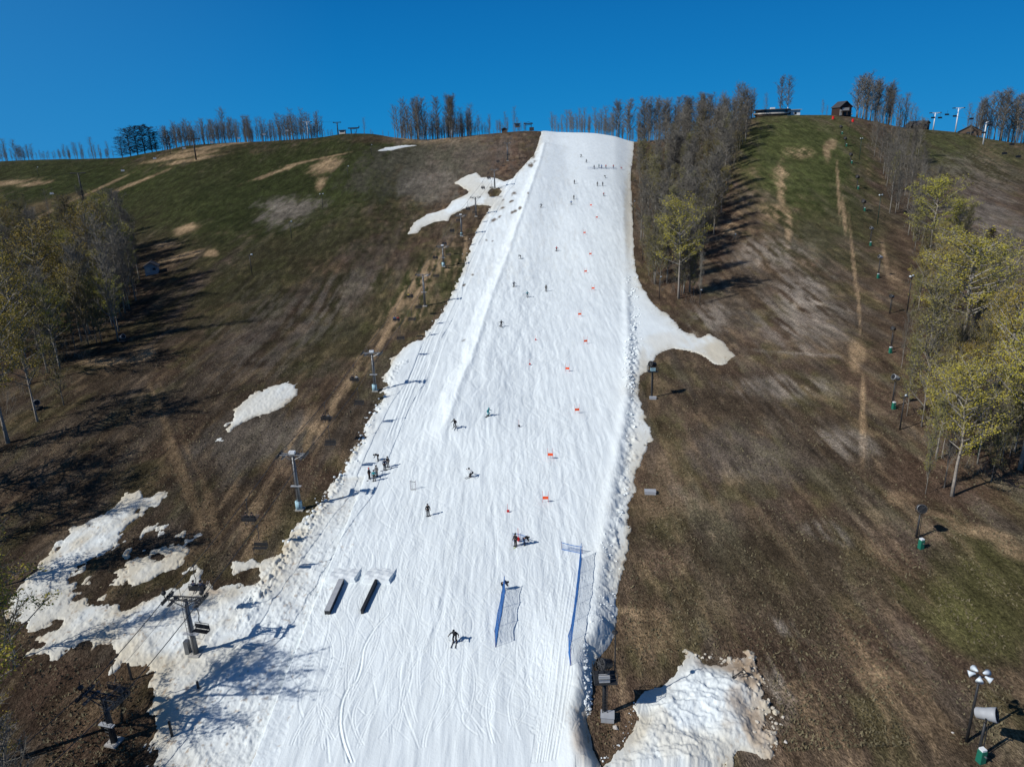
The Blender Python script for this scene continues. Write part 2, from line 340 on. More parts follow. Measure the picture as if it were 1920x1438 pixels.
# colours of the hillside: brown turf, green flush, straw, pale scoured soil
BR = np.array([.078, .060, .043]); GR = np.array([.034, .047, .017]); TN = np.array([.29, .215, .135]); GY = np.array([.185, .170, .150]); RD = np.array([.082, .052, .038]); OL = np.array([.080, .080, .032])
colr = np.broadcast_to(BR, Xg.shape+(3,)).copy()
streak = fbm(Xg/3.0, Yg/26, 101, 4); stk2 = fbm(Xg/.9, Yg/20, 103, 3)*np.clip(1.4-Yg/400, .5, 1); mott = fbm(Xg/9, Yg/14, 111, 4); fine = fbm(Xg/1.1, Yg/3.5, 121, 3)
def mixc(w, c):
    global colr
    w = np.clip(w, 0, 1)[..., None]; colr = colr*(1-w)+c*w
def blob(px, py, rx, ry, ang, c, st, rag=.6, thin=0.):
    a = math.radians(ang); dx = gx-px; dy = gy-py
    ex = (dx*math.cos(a)+dy*math.sin(a))/rx; ey = (-dx*math.sin(a)+dy*math.cos(a))/ry
    d = np.sqrt(ex*ex+ey*ey)
    w = sstep(1.15, .35, d+rag*(streak*.6+fine*.5+mott*.4))
    if thin: w = w*sstep(-.2, .3, .6*streak+.7*stk2+.4*fine+thin*.8)
    mixc(np.minimum(1, w*1.15)*st, c)
mixc(sstep(-.05, .4, mott)*.4, RD*1.0); mixc(sstep(.2, .6, stk2+.3*mott)*.4, TN*.5); mixc(sstep(.0, .5, fbm(Xg/5, Yg/9, 131, 4)+.4*fine)*.45, OL); mixc(sstep(.15, .6, fbm(Xg/2, Yg/7, 141, 4)+.5*fine)*.5, TN*.55); mixc(sstep(.0, .45, streak)*.3, GY*.6)
GR = GR*np.array([1.35, 1.28, 1.15]); blob(330, 370, 560, 110, -8, GR, .85, .5); blob(600, 330, 330, 90, -20, GR, .8, .5); blob(100, 330, 260, 60, 0, GR*1.1, .8)
blob(560, 440, 330, 120, -30, GR, .5, .8); blob(650, 620, 160, 60, -40, GR, .4, .8); blob(130, 470, 250, 90, 0, BR*.8, .6)
blob(560, 980, 70, 60, -50, OL, .45); blob(840, 520, 60, 80, -60, GR, .6); blob(780, 570, 60, 50, -50, GR, .5)
blob(950, 290, 40, 60, 20, RD*1.3, .6); blob(800, 260, 120, 14, 0, TN*.9, .7); blob(700, 262, 60, 10, 0, RD, .5)
for p in [(0, 345, 80, 7, -7), (60, 345, 40, 5, -8), (330, 296, 90, 4, -9), (420, 272, 120, 3, -9), (610, 312, 38, 14, -18), (520, 322, 60, 4, -20), (600, 345, 10, 22, 30), (150, 370, 120, 3, -25), (250, 345, 70, 3, -22),
          (350, 430, 32, 10, -15), (310, 460, 30, 6, -8), (345, 480, 50, 6, -15), (395, 475, 16, 7, 0), (590, 300, 90, 2, -12), (360, 300, 70, 4, -10), (340, 290, 60, 3, -10), (270, 665, 28, 14, -15), (200, 678, 60, 7, -3)]:
    blob(*p, TN, .85, .7)
blob(545, 393, 70, 28, -10, GY, .85, .9); blob(100, 382, 110, 14, -15, TN*.55, .6)
blob(500, 630, 170, 90, -30, GY*.7, .5, .9, .2); blob(640, 560, 120, 50, -35, GY*.8, .5, .9, .1)
blob(820, 305, 180, 60, -10, GY*.6, .6, .9); blob(805, 350, 60, 40, 0, GY*.8, .6, .8); blob(480, 830, 130, 60, -20, GY*.8, .6, .8)
for p in [(820, 500, 30, 130, 40), (760, 560, 22, 110, 40), (705, 650, 18, 110, 38), (640, 740, 22, 120, 38), (590, 800, 30, 90, 40), (790, 590, 12, 60, 36), (540, 870, 30, 80, 45), (480, 940, 60, 60, 30), (860, 490, 10, 60, 22), (470, 1000, 40, 60, 35), (730, 620, 10, 90, 38)]:
    blob(*p, TN*.8, .75, 1.0, .05)
for p in [(345, 900, 14, 130, -22), (300, 770, 9, 70, -22), (395, 960, 12, 80, -14), (255, 770, 8, 50, 25)]:
    blob(*p, TN*.6, .75, .5)
blob(150, 1330, 150, 110, 0, RD*1.4, .5); blob(180, 1300, 120, 40, -30, TN*.55, .5, .9)
blob(760, 900, 1, 1, 0, TN, 0)
# right-hand slopes
blob(1500, 300, 150, 120, 8, GR*1.25, .85, .5); blob(1560, 420, 120, 90, 0, GR, .5, .7); blob(1800, 290, 150, 60, 8, GR*1.2, .7, .5)
blob(1290, 400, 100, 200, 0, RD*.9, .6)
for p in [(1497, 285, 32, 12, 5), (1465, 325, 24, 20, 0), (1450, 400, 34, 22, 0), (1465, 350, 10, 60, 0), (1478, 430, 8, 40, 0), (1375, 420, 14, 40, 30), (1370, 440, 30, 14, -20)]:
    blob(*p, TN*.95, .8, .9, .2)
for p in [(1550, 285, 8, 20, -10), (1572, 360, 3, 70, -3), (1583, 410, 5, 50, -6), (1600, 490, 4, 90, -6), (1611, 580, 3, 60, -3), (1606, 665, 20, 40, 0), (1618, 760, 7, 70, 0), (1618, 820, 8, 60, 0), (1560, 270, 12, 12, 0), (1680, 520, 18, 24, -10), (1660, 490, 6, 50, -10)]:
    blob(*p, TN*.8, .8, .45)
for p in [(1490, 600, 120, 90, 0), (1500, 560, 60, 40, 0), (1480, 725, 130, 30, 4), (1590, 830, 70, 30, 10), (1330, 600, 50, 40, 0), (1560, 1000, 70, 20, 15), (1480, 1180, 80, 20, 20), (1450, 1300, 60, 90, 30), (1450, 480, 110, 40, 0)]:
    blob(*p, GY*1.1, .62, 1.0, .15)
blob(1490, 662, 120, 4, 4, GY*1.3, .35, 1.0); blob(1390, 860, 130, 60, 10, GY*.7, .5); blob(1700, 430, 70, 200, 0, BR*.8, .4)
blob(1240, 880, 50, 90, 0, TN*.5, .6, .7); blob(1240, 940, 90, 40, 0, TN*.55, .55, .8); blob(1225, 1180, 60, 60, 0, TN*.6, .65, .9); blob(1200, 1150, 60, 12, 10, TN, .5); blob(1225, 740, 12, 60, 0, TN*.5, .7)
blob(1470, 1080, 320, 90, 6, BR*.85+OL*.2, .5, .8); blob(1840, 1110, 170, 110, 10, OL, .8, .7); blob(1830, 1180, 120, 60, 30, OL*1.15, .6)
for p in [(1860, 1000, 90, 16, 12), (1900, 1030, 40, 20, 20), (1690, 935, 40, 18, 10), (1740, 960, 70, 6, 15)]: blob(*p, TN*.8, .75, .8)
for p in [(1650, 1180, 90, 60, 20), (1720, 1300, 80, 120, -25), (1760, 1360, 60, 60, -20), (1620, 1230, 60, 90, -20), (1890, 1370, 40, 60, -20), (1890, 1260, 40, 30, 0)]:
    blob(*p, TN*.55, .55, 1.0, .05)
blob(1800, 560, 160, 300, 0, RD*1.0, .45, .5); blob(1790, 900, 160, 80, 0, RD*1.1, .5); blob(1830, 330, 100, 60, 15, GY*.8, .5, .8, .2)
blob(1880, 470, 80, 110, 0, GY*.8, .6, .8, .3); blob(1850, 300, 60, 50, 35, TN*.6, .6, .9, -.05); blob(1830, 400, 80, 40, 10, GY*.75, .6)
# wheel ruts in the near meadow
for (x0, y0, x1, y1) in [(1580, 1438, 1490, 1300), (1600, 1438, 1505, 1290), (1700, 1438, 1640, 1270), (1740, 1438, 1660, 1270), (1720, 1290, 1640, 1210), (330, 830, 390, 990), (290, 720, 345, 860)]:
    a = cast(x0, y0)[:2]; b = cast(x1, y1)[:2]
    d, pr = sdline(np.array([a, (a+b)/2+np.array([.8, 0]), b]), Xg, Yg)
    mixc(np.exp(-((np.abs(d)-.9)/.28)**2)*sstep(-.4, .4, mott+.2)*.45, TN*.62)
colr *= (1+.16*mott+.3*fine)[..., None]
lum = colr.mean(-1, keepdims=True); colr = colr*(lum/.062)**.30*np.array([1.05, 1.0, .93])
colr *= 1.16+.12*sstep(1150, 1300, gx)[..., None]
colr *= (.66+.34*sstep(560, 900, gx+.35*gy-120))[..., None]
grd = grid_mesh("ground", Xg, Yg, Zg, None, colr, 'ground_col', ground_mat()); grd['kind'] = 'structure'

# snow: fine sheet laid over the hillside, sinking under the turf at its rim
ys = rows_for(1.5, 244, 1446); ys = ys[(ys > 43) & (ys < 470)]
ys = np.concatenate([[32, 34, 36, 38, 40, 41.5, 42.5], ys, [474, 480, 490]])
us = np.linspace(-.86, .50, 1060)
U2, Y2 = np.meshgrid(us, ys); X2 = U2*Y2
T, SD, DS = Traw(X2, Y2)
# ski tracks: shallow grooves with a thrown-up lip
trk = np.zeros_like(T); du = us[1]-us[0]
def groove(pts, depth, wid):
    P = np.array(pts)
    if len(P) > 2:
        t = np.linspace(0, 1, len(P)); tt = np.linspace(0, 1, len(P)*8)
        P = np.stack([_pchip(t, P[:, k])(tt) for k in (0, 1)], 1)
    for k in range(len(P)-1):
        (xa, ya), (xb, yb) = P[k], P[k+1]
        if yb < ya: xa, ya, xb, yb = xb, yb, xa, ya
        j0 = np.searchsorted(ys, ya); j1 = np.searchsorted(ys, yb)
        for j in range(j0, max(j1, j0)):
            if not 2 < j < len(ys)-3: continue
            y = ys[j]; x = xa+(xb-xa)*(y-ya)/max(yb-ya, 1e-6); cw = du*y; c = (x/y-us[0])/du; w = max(wid, cw*.8); n = int(3*w/cw)+2; i = int(c)
            if i-n < 1 or i+n+2 > len(us): continue
            ii = np.arange(i-n, i+n+1); dd = (ii-c)*cw
            v = -depth*np.exp(-(dd/w)**2)+.45*depth*np.exp(-((dd-1.9*w)/w)**2)+.2*depth*np.exp(-((dd+1.9*w)/w)**2)
            trk[j, ii] = np.where(np.abs(v) > np.abs(trk[j, ii]), v, trk[j, ii])
for k in range(760):
    y0 = 46+150*rs.rand()**1.7; x0 = rs.uniform(-20, 11)*(1 if y0 > 60 else .95); amp = rs.uniform(.3, 2.6); lam = rs.uniform(8, 26); ph = rs.rand()*6.3; L = rs.uniform(4, 34); dr = rs.uniform(-.35, .35)
    tt = np.arange(0, L, .5); pts = [(x0+amp*math.sin(ph+t*6.28/lam)+dr*t, y0+t) for t in tt]
    if x0 < -12 and y0 > 120: continue
    dd = rs.uniform(.006, .03)*(1+y0/140)
    groove(pts, dd, .08)
    if rs.rand() < .6: groove([(a+.22, b) for a, b in pts], dd, .07)
for P in ([(728, 1158), (700, 1190), (682, 1225), (676, 1262), (668, 1285), (652, 1300), (642, 1325), (638, 1360), (643, 1395), (658, 1438)], [(590, 1100), (586, 1150), (588, 1200)], [(565, 1290), (562, 1330), (572, 1360)],
          [(610, 1345), (618, 1438)], [(640, 1375), (650, 1440)], [(700, 1280), (706, 1330), (690, 1350), (672, 1335)]):
    big = len(P) > 6; groove([cast(*p)[:2] for p in P], .10 if big else .035, .09); big and groove([cast(p[0]+7, p[1])[:2] for p in P], .035, .08)
for k in range(22):          # groomer and snowmobile lines beside the nets
    a = 1010+k*2.2+rs.uniform(-6, 6); P = [(a+35, 1080), (a+20, 1200), (a+5, 1320), (a-14, 1438)]
    groove([cast(p[0]+rs.uniform(-2, 2), p[1])[:2] for p in P], .05, .06)
for k in range(26):          # foot prints
    for _ in range(5):
        x, y = cast(1040+rs.uniform(-14, 14)-k*1.2, 1100+k*12+rs.uniform(-6, 6))[:2]; groove([(x, y), (x+rs.uniform(-.2, .2), y+.35)], .05, .12)
for k in range(14):           # lines along the lower strip
    o = rs.uniform(4, 90); P = [(770+o, 850-o*1.2), (850+o*.62, 640-o*.3), (930+o*.32, 480), (985+o*.12, 340)]
    groove([(x, y) for x, y in [tuple(cast(p[0]-60, p[1])[:2]) for p in P]], .08, .15)
inside = SD > .4
Zs = H(X2, Y2)+T+np.where(inside, trk, 0)
keep = (T[:-1, :-1] > -.55) | (T[1:, 1:] > -.55) | (T[:-1, 1:] > -.55) | (T[1:, :-1] > -.55)
sx, sy, sdp = project(X2, Y2, Zs)
W = np.array([.74, .81, .825]); CR = np.array([.50, .46, .36]); DT = np.array([.30, .23, .16])
cs = np.broadcast_to(W, X2.shape+(3,)).copy()
def mixs(w, c):
    global cs
    w = np.clip(w, 0, 1)[..., None]; cs = cs*(1-w)+c*w
n1 = fbm(X2/2.5, Y2/4, 201, 4); n2 = fbm(X2/.35, Y2/.6, 211, 3); n3 = fbm(X2/1.2, Y2/7, 221, 3)
rim = np.exp(-np.maximum(SD, 0)/np.where((X2 < -22) & (Y2 < 95), 4.5, 1.1+.6*(X2 > 8)))
lw = ((X2 < -14) & (Y2 < 100))*(1-sstep(6, 16, DS[0]))*(1-sstep(900, 960, sx*0+900))*1.0
mixs(rim*(.85+.7*n1), CR)
mixs(((X2 < -20) & (Y2 < 100))*(1-sstep(2.5, 9, sdline(LEDGE, X2, Y2)[0]+8))*sstep(-.2, .5, n1+.1)*.6, CR*1.2)
def sblob(px, py, rx, ry, ang, c, st, rag=.6):
    a = math.radians(ang); dx = sx-px; dy = sy-py
    d = np.sqrt(((dx*math.cos(a)+dy*math.sin(a))/rx)**2+((-dx*math.sin(a)+dy*math.cos(a))/ry)**2)
    mixs(sstep(1.1, .3, d+rag*(n1*.6+n3*.5))*st, c)
sblob(100, 1120, 90, 60, -40, CR, .45); sblob(260, 1060, 90, 40, -15, CR*1.05, .45); sblob(140, 1200, 150, 45, -12, CR, .45); sblob(400, 1240, 110, 40, -15, CR*1.1, .45); sblob(290, 1250, 60, 30, 0, CR, .7); sblob(300, 1330, 45, 90, 0, CR*1.05, .7)
sblob(400, 1110, 30, 10, -5, DT*1.3, .6); sblob(450, 1065, 60, 18, -5, CR, .5); sblob(330, 1150, 90, 20, -20, CR*1.1, .4); sblob(490, 765, 90, 50, -30, CR*1.15, .5); sblob(880, 350, 60, 40, 0, CR*1.1, .55); sblob(800, 420, 60, 20, -20, CR*1.1, .5); sblob(930, 380, 30, 20, 0, CR, .5)
sblob(1345, 658, 60, 30, 15, CR*1.12, .9); sblob(1250, 640, 60, 20, 0, CR*1.2, .4); sblob(1205, 690, 10, 40, 0, CR, .5); sblob(1090, 1385, 28, 80, 0, DT*1.7, .6); sblob(1190, 850, 25, 60, 0, CR*1.2, .35)
sblob(1178, 400, 10, 90, 0, CR, .6); sblob(1180, 1010, 12, 60, 0, CR, .7); sblob(1415, 1340, 60, 130, 0, DT*1.2, .85, 1.6); sblob(1300, 1400, 150, 60, 0, CR*1.15, .5, 1.5); sblob(1350, 1245, 60, 16, 8, DT, .75, 1.2); sblob(1400, 1262, 45, 22, 0, DT*.9, .7, 1.2); sblob(1195, 1370, 20, 40, 35, CR, .6)
for p in [(960, 400, 10, 4), (925, 415, 8, 4), (938, 405, 6, 3), (965, 362, 7, 5), (944, 375, 7, 2), (870, 638, 8, 3), (995, 310, 8, 5), (1000, 295, 5, 10), (900, 498, 4, 2), (885, 515, 6, 5), (943, 390, 9, 3), (958, 378, 7, 2), (912, 450, 4, 3), (924, 452, 3, 2), (870, 535, 4, 2), (990, 362, 3, 3), (975, 390, 4, 3), (953, 426, 3, 3)]:
    sblob(p[0], p[1], p[2]*.8, p[3]*.8, -25, DT*.45, .95, 1.6)
dirtn = sstep(.38, .6, n2+.25*n1)
mixs(dirtn*rim*.8*(SD > 0), DT)
mixs(sstep(.42, .62, n2)*((X2 < -20) & (Y2 < 90))*.45, DT*1.2)
mixs(sstep(.05, .5, n3)*((U2 > -.12) & (U2 < .10) & (Y2 > 200))*.12, CR)
SN = snow_mat()
idn = np.argmax(np.stack(DS, 0), 0)[:-1, :-1]
names = [("piste_snow", [0, 1, 2]), ("snow_pile", [len(UNION)-1])]+[("snow_patch", [3+i]) for i in range(len(PATCH))]
for nm, ids in names:
    k2 = keep & np.isin(idn, ids)
    if k2.sum() < 3: continue
    o = grid_mesh(nm, X2, Y2, Zs, k2, cs, 'snow_col', SN); o['kind'] = 'structure'
# ------------------------------------------------------------------ mesh builder
class MB:
    def __init__(s): s.v = []; s.f = []; s.m = []
    def add(s, vs, fs, mi=0):
        o = len(s.v); s.v += [tuple(v) for v in vs]; s.f += [tuple(i+o for i in f) for f in fs]; s.m += [mi]*len(fs); return s
    def box(s, c, d, rot=None, mi=0, taper=1.):
        x, y, z = d[0]/2, d[1]/2, d[2]/2
        vs = [Vector((a*x*(taper if k > 0 else 1), b*y*(taper if k > 0 else 1), k*z)) for k in (-1, 1) for a, b in ((-1, -1), (1, -1), (1, 1), (-1, 1))]
        if rot is not None: vs = [rot @ v for v in vs]
        c = Vector(c); return s.add([v+c for v in vs], [(3, 2, 1, 0), (4, 5, 6, 7), (0, 1, 5, 4), (1, 2, 6, 5), (2, 3, 7, 6), (3, 0, 4, 7)], mi)
    def tube(s, P, r, n=6, cap=True, mi=0):
        P = [Vector(p) for p in P]; r = r if isinstance(r, (list, tuple)) else [r]*len(P); vs = []; fs = []
        for i, p in enumerate(P):
            t = (P[min(i+1, len(P)-1)]-P[max(i-1, 0)]); t = t.normalized() if t.length > 1e-9 else Vector((0, 0, 1))
            a = t.cross(Vector((0, 0, 1)) if abs(t.z) < .9 else Vector((1, 0, 0))).normalized(); b = t.cross(a)
            vs += [p+(a*math.cos(6.28318*k/n)+b*math.sin(6.28318*k/n))*r[i] for k in range(n)]
        for i in range(len(P)-1):
            for k in range(n): fs.append((i*n+k, i*n+(k+1) % n, (i+1)*n+(k+1) % n, (i+1)*n+k))
        if cap and n > 2: fs += [tuple(range(n))[::-1], tuple(range((len(P)-1)*n, len(P)*n))]
        return s.add(vs, fs, mi)
    def ball(s, c, r, n=8, m=6, mi=0):
        r = r if isinstance(r, (tuple, list)) else (r, r, r); vs = []; fs = []
        for i in range(1, m):
            a = math.pi*i/m
            for k in range(n): vs.append((c[0]+r[0]*math.sin(a)*math.cos(6.283*k/n), c[1]+r[1]*math.sin(a)*math.sin(6.283*k/n), c[2]+r[2]*math.cos(a)))
        top = len(vs); vs += [(c[0], c[1], c[2]+r[2]), (c[0], c[1], c[2]-r[2])]
        for k in range(n):
            fs.append((top, k, (k+1) % n)); fs.append((top+1, (m-2)*n+(k+1) % n, (m-2)*n+k))
            for i in range(m-2): fs.append((i*n+k, (i+1)*n+k, (i+1)*n+(k+1) % n, i*n+(k+1) % n))
        return s.add(vs, fs, mi)
    def mesh(s, name, mats, smooth=False):
        me = bpy.data.meshes.new(name); me.from_pydata(s.v, [], s.f)
        for m in (mats if isinstance(mats, (list, tuple)) else [mats]): me.materials.append(m)
        if any(s.m): me.polygons.foreach_set('material_index', s.m)
        if smooth: me.polygons.foreach_set('use_smooth', [True]*len(s.f))
        me.update(); return me
    def obj(s, name, mats, parent=None, smooth=False, loc=None):
        o = bpy.data.objects.new(name, s.mesh(name, mats, smooth)); COL.objects.link(o); o.parent = parent
        if loc is not None: o.location = loc
        return o
def tag(o, label, cat, group=None, kind=None):
    if label: o['label'] = label
    if cat: o['category'] = cat
    if group: o['group'] = group
    if kind: o['kind'] = kind
    return o
def thing(name, label, cat, loc=(0, 0, 0), rz=0, group=None, sc=1.):
    o = bpy.data.objects.new(name, None); o.empty_display_size = .3; COL.objects.link(o); o.location = loc; o.rotation_euler = (0, 0, rz); o.scale = (sc,)*3
    return tag(o, label, cat, group)
def inst(me, name, parent):
    o = bpy.data.objects.new(name, me); COL.objects.link(o); o.parent = parent; return o
def kids(o): return [c for c in o.children]
def dup(o, loc, rz=0, label=None, sc=None):
    r = o.copy(); COL.objects.link(r); r.location = loc; r.rotation_euler = (0, 0, rz)
    if label: r['label'] = label
    if sc: r.scale = (sc,)*3
    def rec(a, b):
        for ch in kids(a):
            c = ch.copy(); COL.objects.link(c); c.parent = b; rec(ch, c)
    rec(o, r); return r
def hpx(p, py, px=None):                        # height above p of the point above it that shows on row py
    x, y, z = p; lo, hi = z, z+60
    for _ in range(30):
        m = (lo+hi)/2
        if project(x, y, m)[1] > py: lo = m
        else: hi = m
    return lo-z

M_ = dict(
 steel=mat("galvanised_steel", (.17, .18, .19), .45, .6, .15, 2), dark=mat("dark_steel", (.035, .037, .04), .5, .3, .2, 3), grey=mat("painted_grey", (.36, .38, .40), .5, 0, .12, 2),
 white=mat("white_paint", (.70, .74, .76), .45, 0, .08, 3), green=mat("green_paint", (.015, .15, .10), .5, 0, .15, 4), dkgreen=mat("dark_green_paint", (.012, .045, .035), .5, 0, .15, 4), conc=mat("concrete", (.38, .37, .34), .9, 0, .2, 4, .3),
 wood=mat("weathered_wood", (.12, .085, .06), .8, 0, .3, 5, .2), redw=mat("red_siding", (.045, .026, .02), .7, 0, .2, 3), roof=mat("dark_shingle", (.05, .05, .055), .85, 0, .25, 5, .2), glass=mat("window_glass", (.03, .045, .055), .12, .0, .05, 3, 0, .6),
 cream=mat("cream_wall", (.55, .52, .46), .8, 0, .12, 3), black=mat("black_cloth", (.012, .013, .016), .8, 0, .25, 9), navy=mat("navy_cloth", (.015, .03, .075), .75, 0, .2, 9), red=mat("red_cloth", (.50, .03, .035), .7, 0, .15, 9), teal=mat("teal_cloth", (.02, .26, .30), .7, 0, .15, 9),
 blue=mat("blue_cloth", (.03, .12, .40), .7, 0, .15, 9), yellow=mat("yellow_cloth", (.60, .48, .05), .7, 0, .15, 9), wcloth=mat("pale_cloth", (.55, .57, .58), .7, 0, .15, 9), gcloth=mat("grey_cloth", (.12, .13, .14), .75, 0, .15, 9), skin=mat("skin", (.48, .28, .19), .55, 0, .08, 9),
 orange=mat("orange_panel", (.90, .10, .02), .6, 0, .06, 4), redp=mat("red_pad", (.60, .02, .02), .6, 0, .1, 4), net=mat("blue_net_cord", (.04, .17, .46), .6, 0, .12, 6), netr=mat("dark_net_post", (.12, .03, .10), .6, 0, .1, 5), ski=mat("ski_top", (.05, .05, .06), .3, 0, .2, 9), yski=mat("lime_ski", (.5, .62, .1), .3, 0, .1, 9),
 bark=mat("grey_bark", (.235, .220, .190), .9, 0, .3, 2.5, .2, .1, .22), twig=mat("bare_twigs", (.158, .146, .122), .9, 0, .2, 2, 0, .1, .3, .006), pale=mat("pale_bark", (.30, .27, .23), .85, 0, .3, 3, .2, .1, .15),
 leaf=mat("spring_leaf", (.32, .28, .045), .7, 0, .35, .5, 0, .1, .22, .03), leafd=mat("olive_bud", (.215, .198, .058), .8, 0, .35, .5, 0, .1, .25, .03), pine=mat("pine_needles", (.040, .034, .018), 1.0, 0, .35, .7, 0, .02, .2), snowm=mat("lump_snow", (.72, .775, .785), .8, 0, .06, 3, .3), dsnow=mat("dirty_lump_snow", (.52, .48, .40), .85, 0, .2, 3, .3), stone=mat("pale_stone", (.55, .52, .47), .85, 0, .15, 5, .3), lampg=mat("lamp_glass", (.62, .70, .74), .2, 0, .05, 3, 0, .5), lblue=mat("pale_blue_plastic", (.35, .55, .62), .5, 0, .08, 4))

# ------------------------------------------------------------------ trees
def tree_meshes(kind, seed):
    rn = random.Random(seed); H0 = 20.
    tr = MB(); br = MB(); lf = MB()
    bend = [Vector((rn.uniform(-.5, .5), rn.uniform(-.5, .5), 0))*k for k in (0, .25, .6, 1, 1.3)]
    def tp(t): q = t*4; i = min(int(q), 3); return bend[i].lerp(bend[i+1], q-i)+Vector((0, 0, t*H0))
    r0 = {'bare': .21, 'leafy': .25, 'scrub': .12}.get(kind, .2)
    tr.tube([tp(i/7)-Vector((0, 0, .8 if i == 0 else 0)) for i in range(8)], [r0*(1-.86*i/7)*(1.25 if i == 0 else 1) for i in range(8)], 6)
    n = {'bare': 38, 'leafy': 36, 'scrub': 34, 'far': 30}[kind]; lo = {'bare': .20, 'leafy': .34, 'scrub': .15, 'far': .18}[kind]
    tips = []
    for i in range(n):
        t = lo+(1-lo)*((i+rn.random())/n)**.9; p = tp(t); a = i*2.4+rn.uniform(-.5, .5)
        shape = math.sin(min(1, (1-t)/(1-lo)*1.15+.12)*math.pi*.62)
        L = {'bare': 3.7, 'leafy': 5.9, 'scrub': 4.0, 'far': 3.9}[kind]*(.35+.75*shape)*rn.uniform(.5, 1.25)
        up = rn.uniform(.8, 2.2) if kind != 'leafy' else rn.uniform(.35, 1.2)
        d = Vector((math.cos(a), math.sin(a), up)).normalized()
        q1 = p+d*L*.5+Vector((rn.uniform(-.2, .2), rn.uniform(-.2, .2), 0)); q2 = p+d*L+Vector((rn.uniform(-.5, .5), rn.uniform(-.5, .5), .5*rn.random()))
        rb = .03+.055*(1-t)+.012*L
        br.tube([p, q1, q2], [rb, rb*.6, rb*.22], 4, False); tips.append((q1, q2, L))
        for j in range(4 if kind == 'far' else 7):
            f = rn.uniform(.2, 1); s0 = p.lerp(q1, f*2) if f < .5 else q1.lerp(q2, f*2-1)
            e = s0+(d*.7+Vector((rn.uniform(-1, 1), rn.uniform(-1, 1), rn.uniform(-.1, 1)))).normalized()*rn.uniform(.8, 1.9)
            br.tube([s0, e], [.045, .018], 3, False)
            for k in range(1 if kind == 'far' else 3):
                g = s0.lerp(e, rn.uniform(.3, 1)); e2 = g+Vector((rn.uniform(-1, 1), rn.uniform(-1, 1), rn.uniform(-.2, 1))).normalized()*rn.uniform(.4, 1.1)
                br.tube([g, e2], [.030, .013] if kind != 'leafy' else [.02, .01], 3, False)
            tips.append((s0, e, 1.))
    if kind == 'leafy' or kind == 'scrub':
        cnt = 7500 if kind == 'leafy' else 3600
        for _ in range(cnt):
            a, b, L = rn.choice(tips); p = a.lerp(b, rn.uniform(.2, 1.15))+Vector((rn.gauss(0, .36), rn.gauss(0, .36), rn.gauss(0, .2)))
            s = rn.uniform(.05, .15); u = Vector((rn.gauss(0, 1), rn.gauss(0, 1), rn.gauss(0, .6))).normalized(); w = u.cross(Vector((rn.gauss(0, 1), rn.gauss(0, 1), rn.gauss(0, 1)))).normalized()
            lf.add([p-u*s, p+w*s*.7, p+u*s, p-w*s*.7], [(0, 1, 2, 3)])
    return tr, br, lf
def conifer_meshes(kind, seed):
    rn = random.Random(seed); tr = MB(); lf = MB(); H0 = 16.
    tr.tube([(0, 0, -.6), (0, 0, H0*.5), (0, 0, H0*.97)], [.24, .15, .03], 6)
    n = 75 if kind == 'spruce' else 85
    for i in range(n):
        t = (.10 if kind == 'spruce' else .06)+(.88 if kind == 'spruce' else .9)*i/n; a = i*2.4+rn.uniform(-.4, .4)
        L = (4.2*(1-t)**.8+.3)*rn.uniform(.75, 1.15) if kind == 'spruce' else 3.9*math.sin(min(1, 1.05-t+.25)*math.pi*.6)*rn.uniform(.5, 1.2)+.5
        up = -.15 if kind == 'spruce' else rn.uniform(.0, .5)
        d = Vector((math.cos(a), math.sin(a), up)); z = H0*t
        tr.tube([(0, 0, z), Vector((0, 0, z))+d*L*.9], [.05, .015], 3, False)
        for k in range(38):
            f = rn.random()**.7; p = Vector((0, 0, z))+d*L*f+Vector((rn.gauss(0, .25), rn.gauss(0, .25), rn.gauss(0, .18)))
            s = rn.uniform(.18, .42); u = (d*1.0+Vector((rn.gauss(0, .6), rn.gauss(0, .6), rn.gauss(0, .4)))).normalized(); w = u.cross(Vector((rn.gauss(0, .4), rn.gauss(0, .4), 1))).normalized()
            lf.add([p-u*s, p+w*s*.28, p+u*s, p-w*s*.28], [(0, 1, 2, 3)])
    return tr, lf
BARE = []; LEAFY = []; SCRUB = []; OLIVE = []
for i in range(5):
    a, b, c = tree_meshes('bare', 10+i); BARE.append((a.mesh('trunk', M_['bark'], True), b.mesh('crown', M_['twig'])))
for i in range(4):
    a, b, c = tree_meshes('leafy', 30+i); t_, b_ = a.mesh('trunk', M_['pale'], True), b.mesh('branches', M_['bark'])
    LEAFY.append((t_, b_, c.mesh('crown', M_['leaf'])))
for i in range(3):
    a, b, c = tree_meshes('scrub', 50+i); OLIVE.append((a.mesh('trunk', M_['bark'], True), b.mesh('branches', M_['twig']), c.mesh('crown', M_['leafd'])))
SPR = []
for k, i in (('spruce', 1), ('pine', 2), ('pine', 3)):
    a, c = conifer_meshes(k, 70+i); SPR.append((a.mesh('trunk', M_['bark']), c.mesh('crown', M_['pine'])))
WAIT = []
def plant(kind, p, h, label, group, name=None, wide=1., rn=random):
    WAIT.append((kind, p, h, label, group, name, wide, rn.uniform(0, 6.28), rn.randrange(60)))
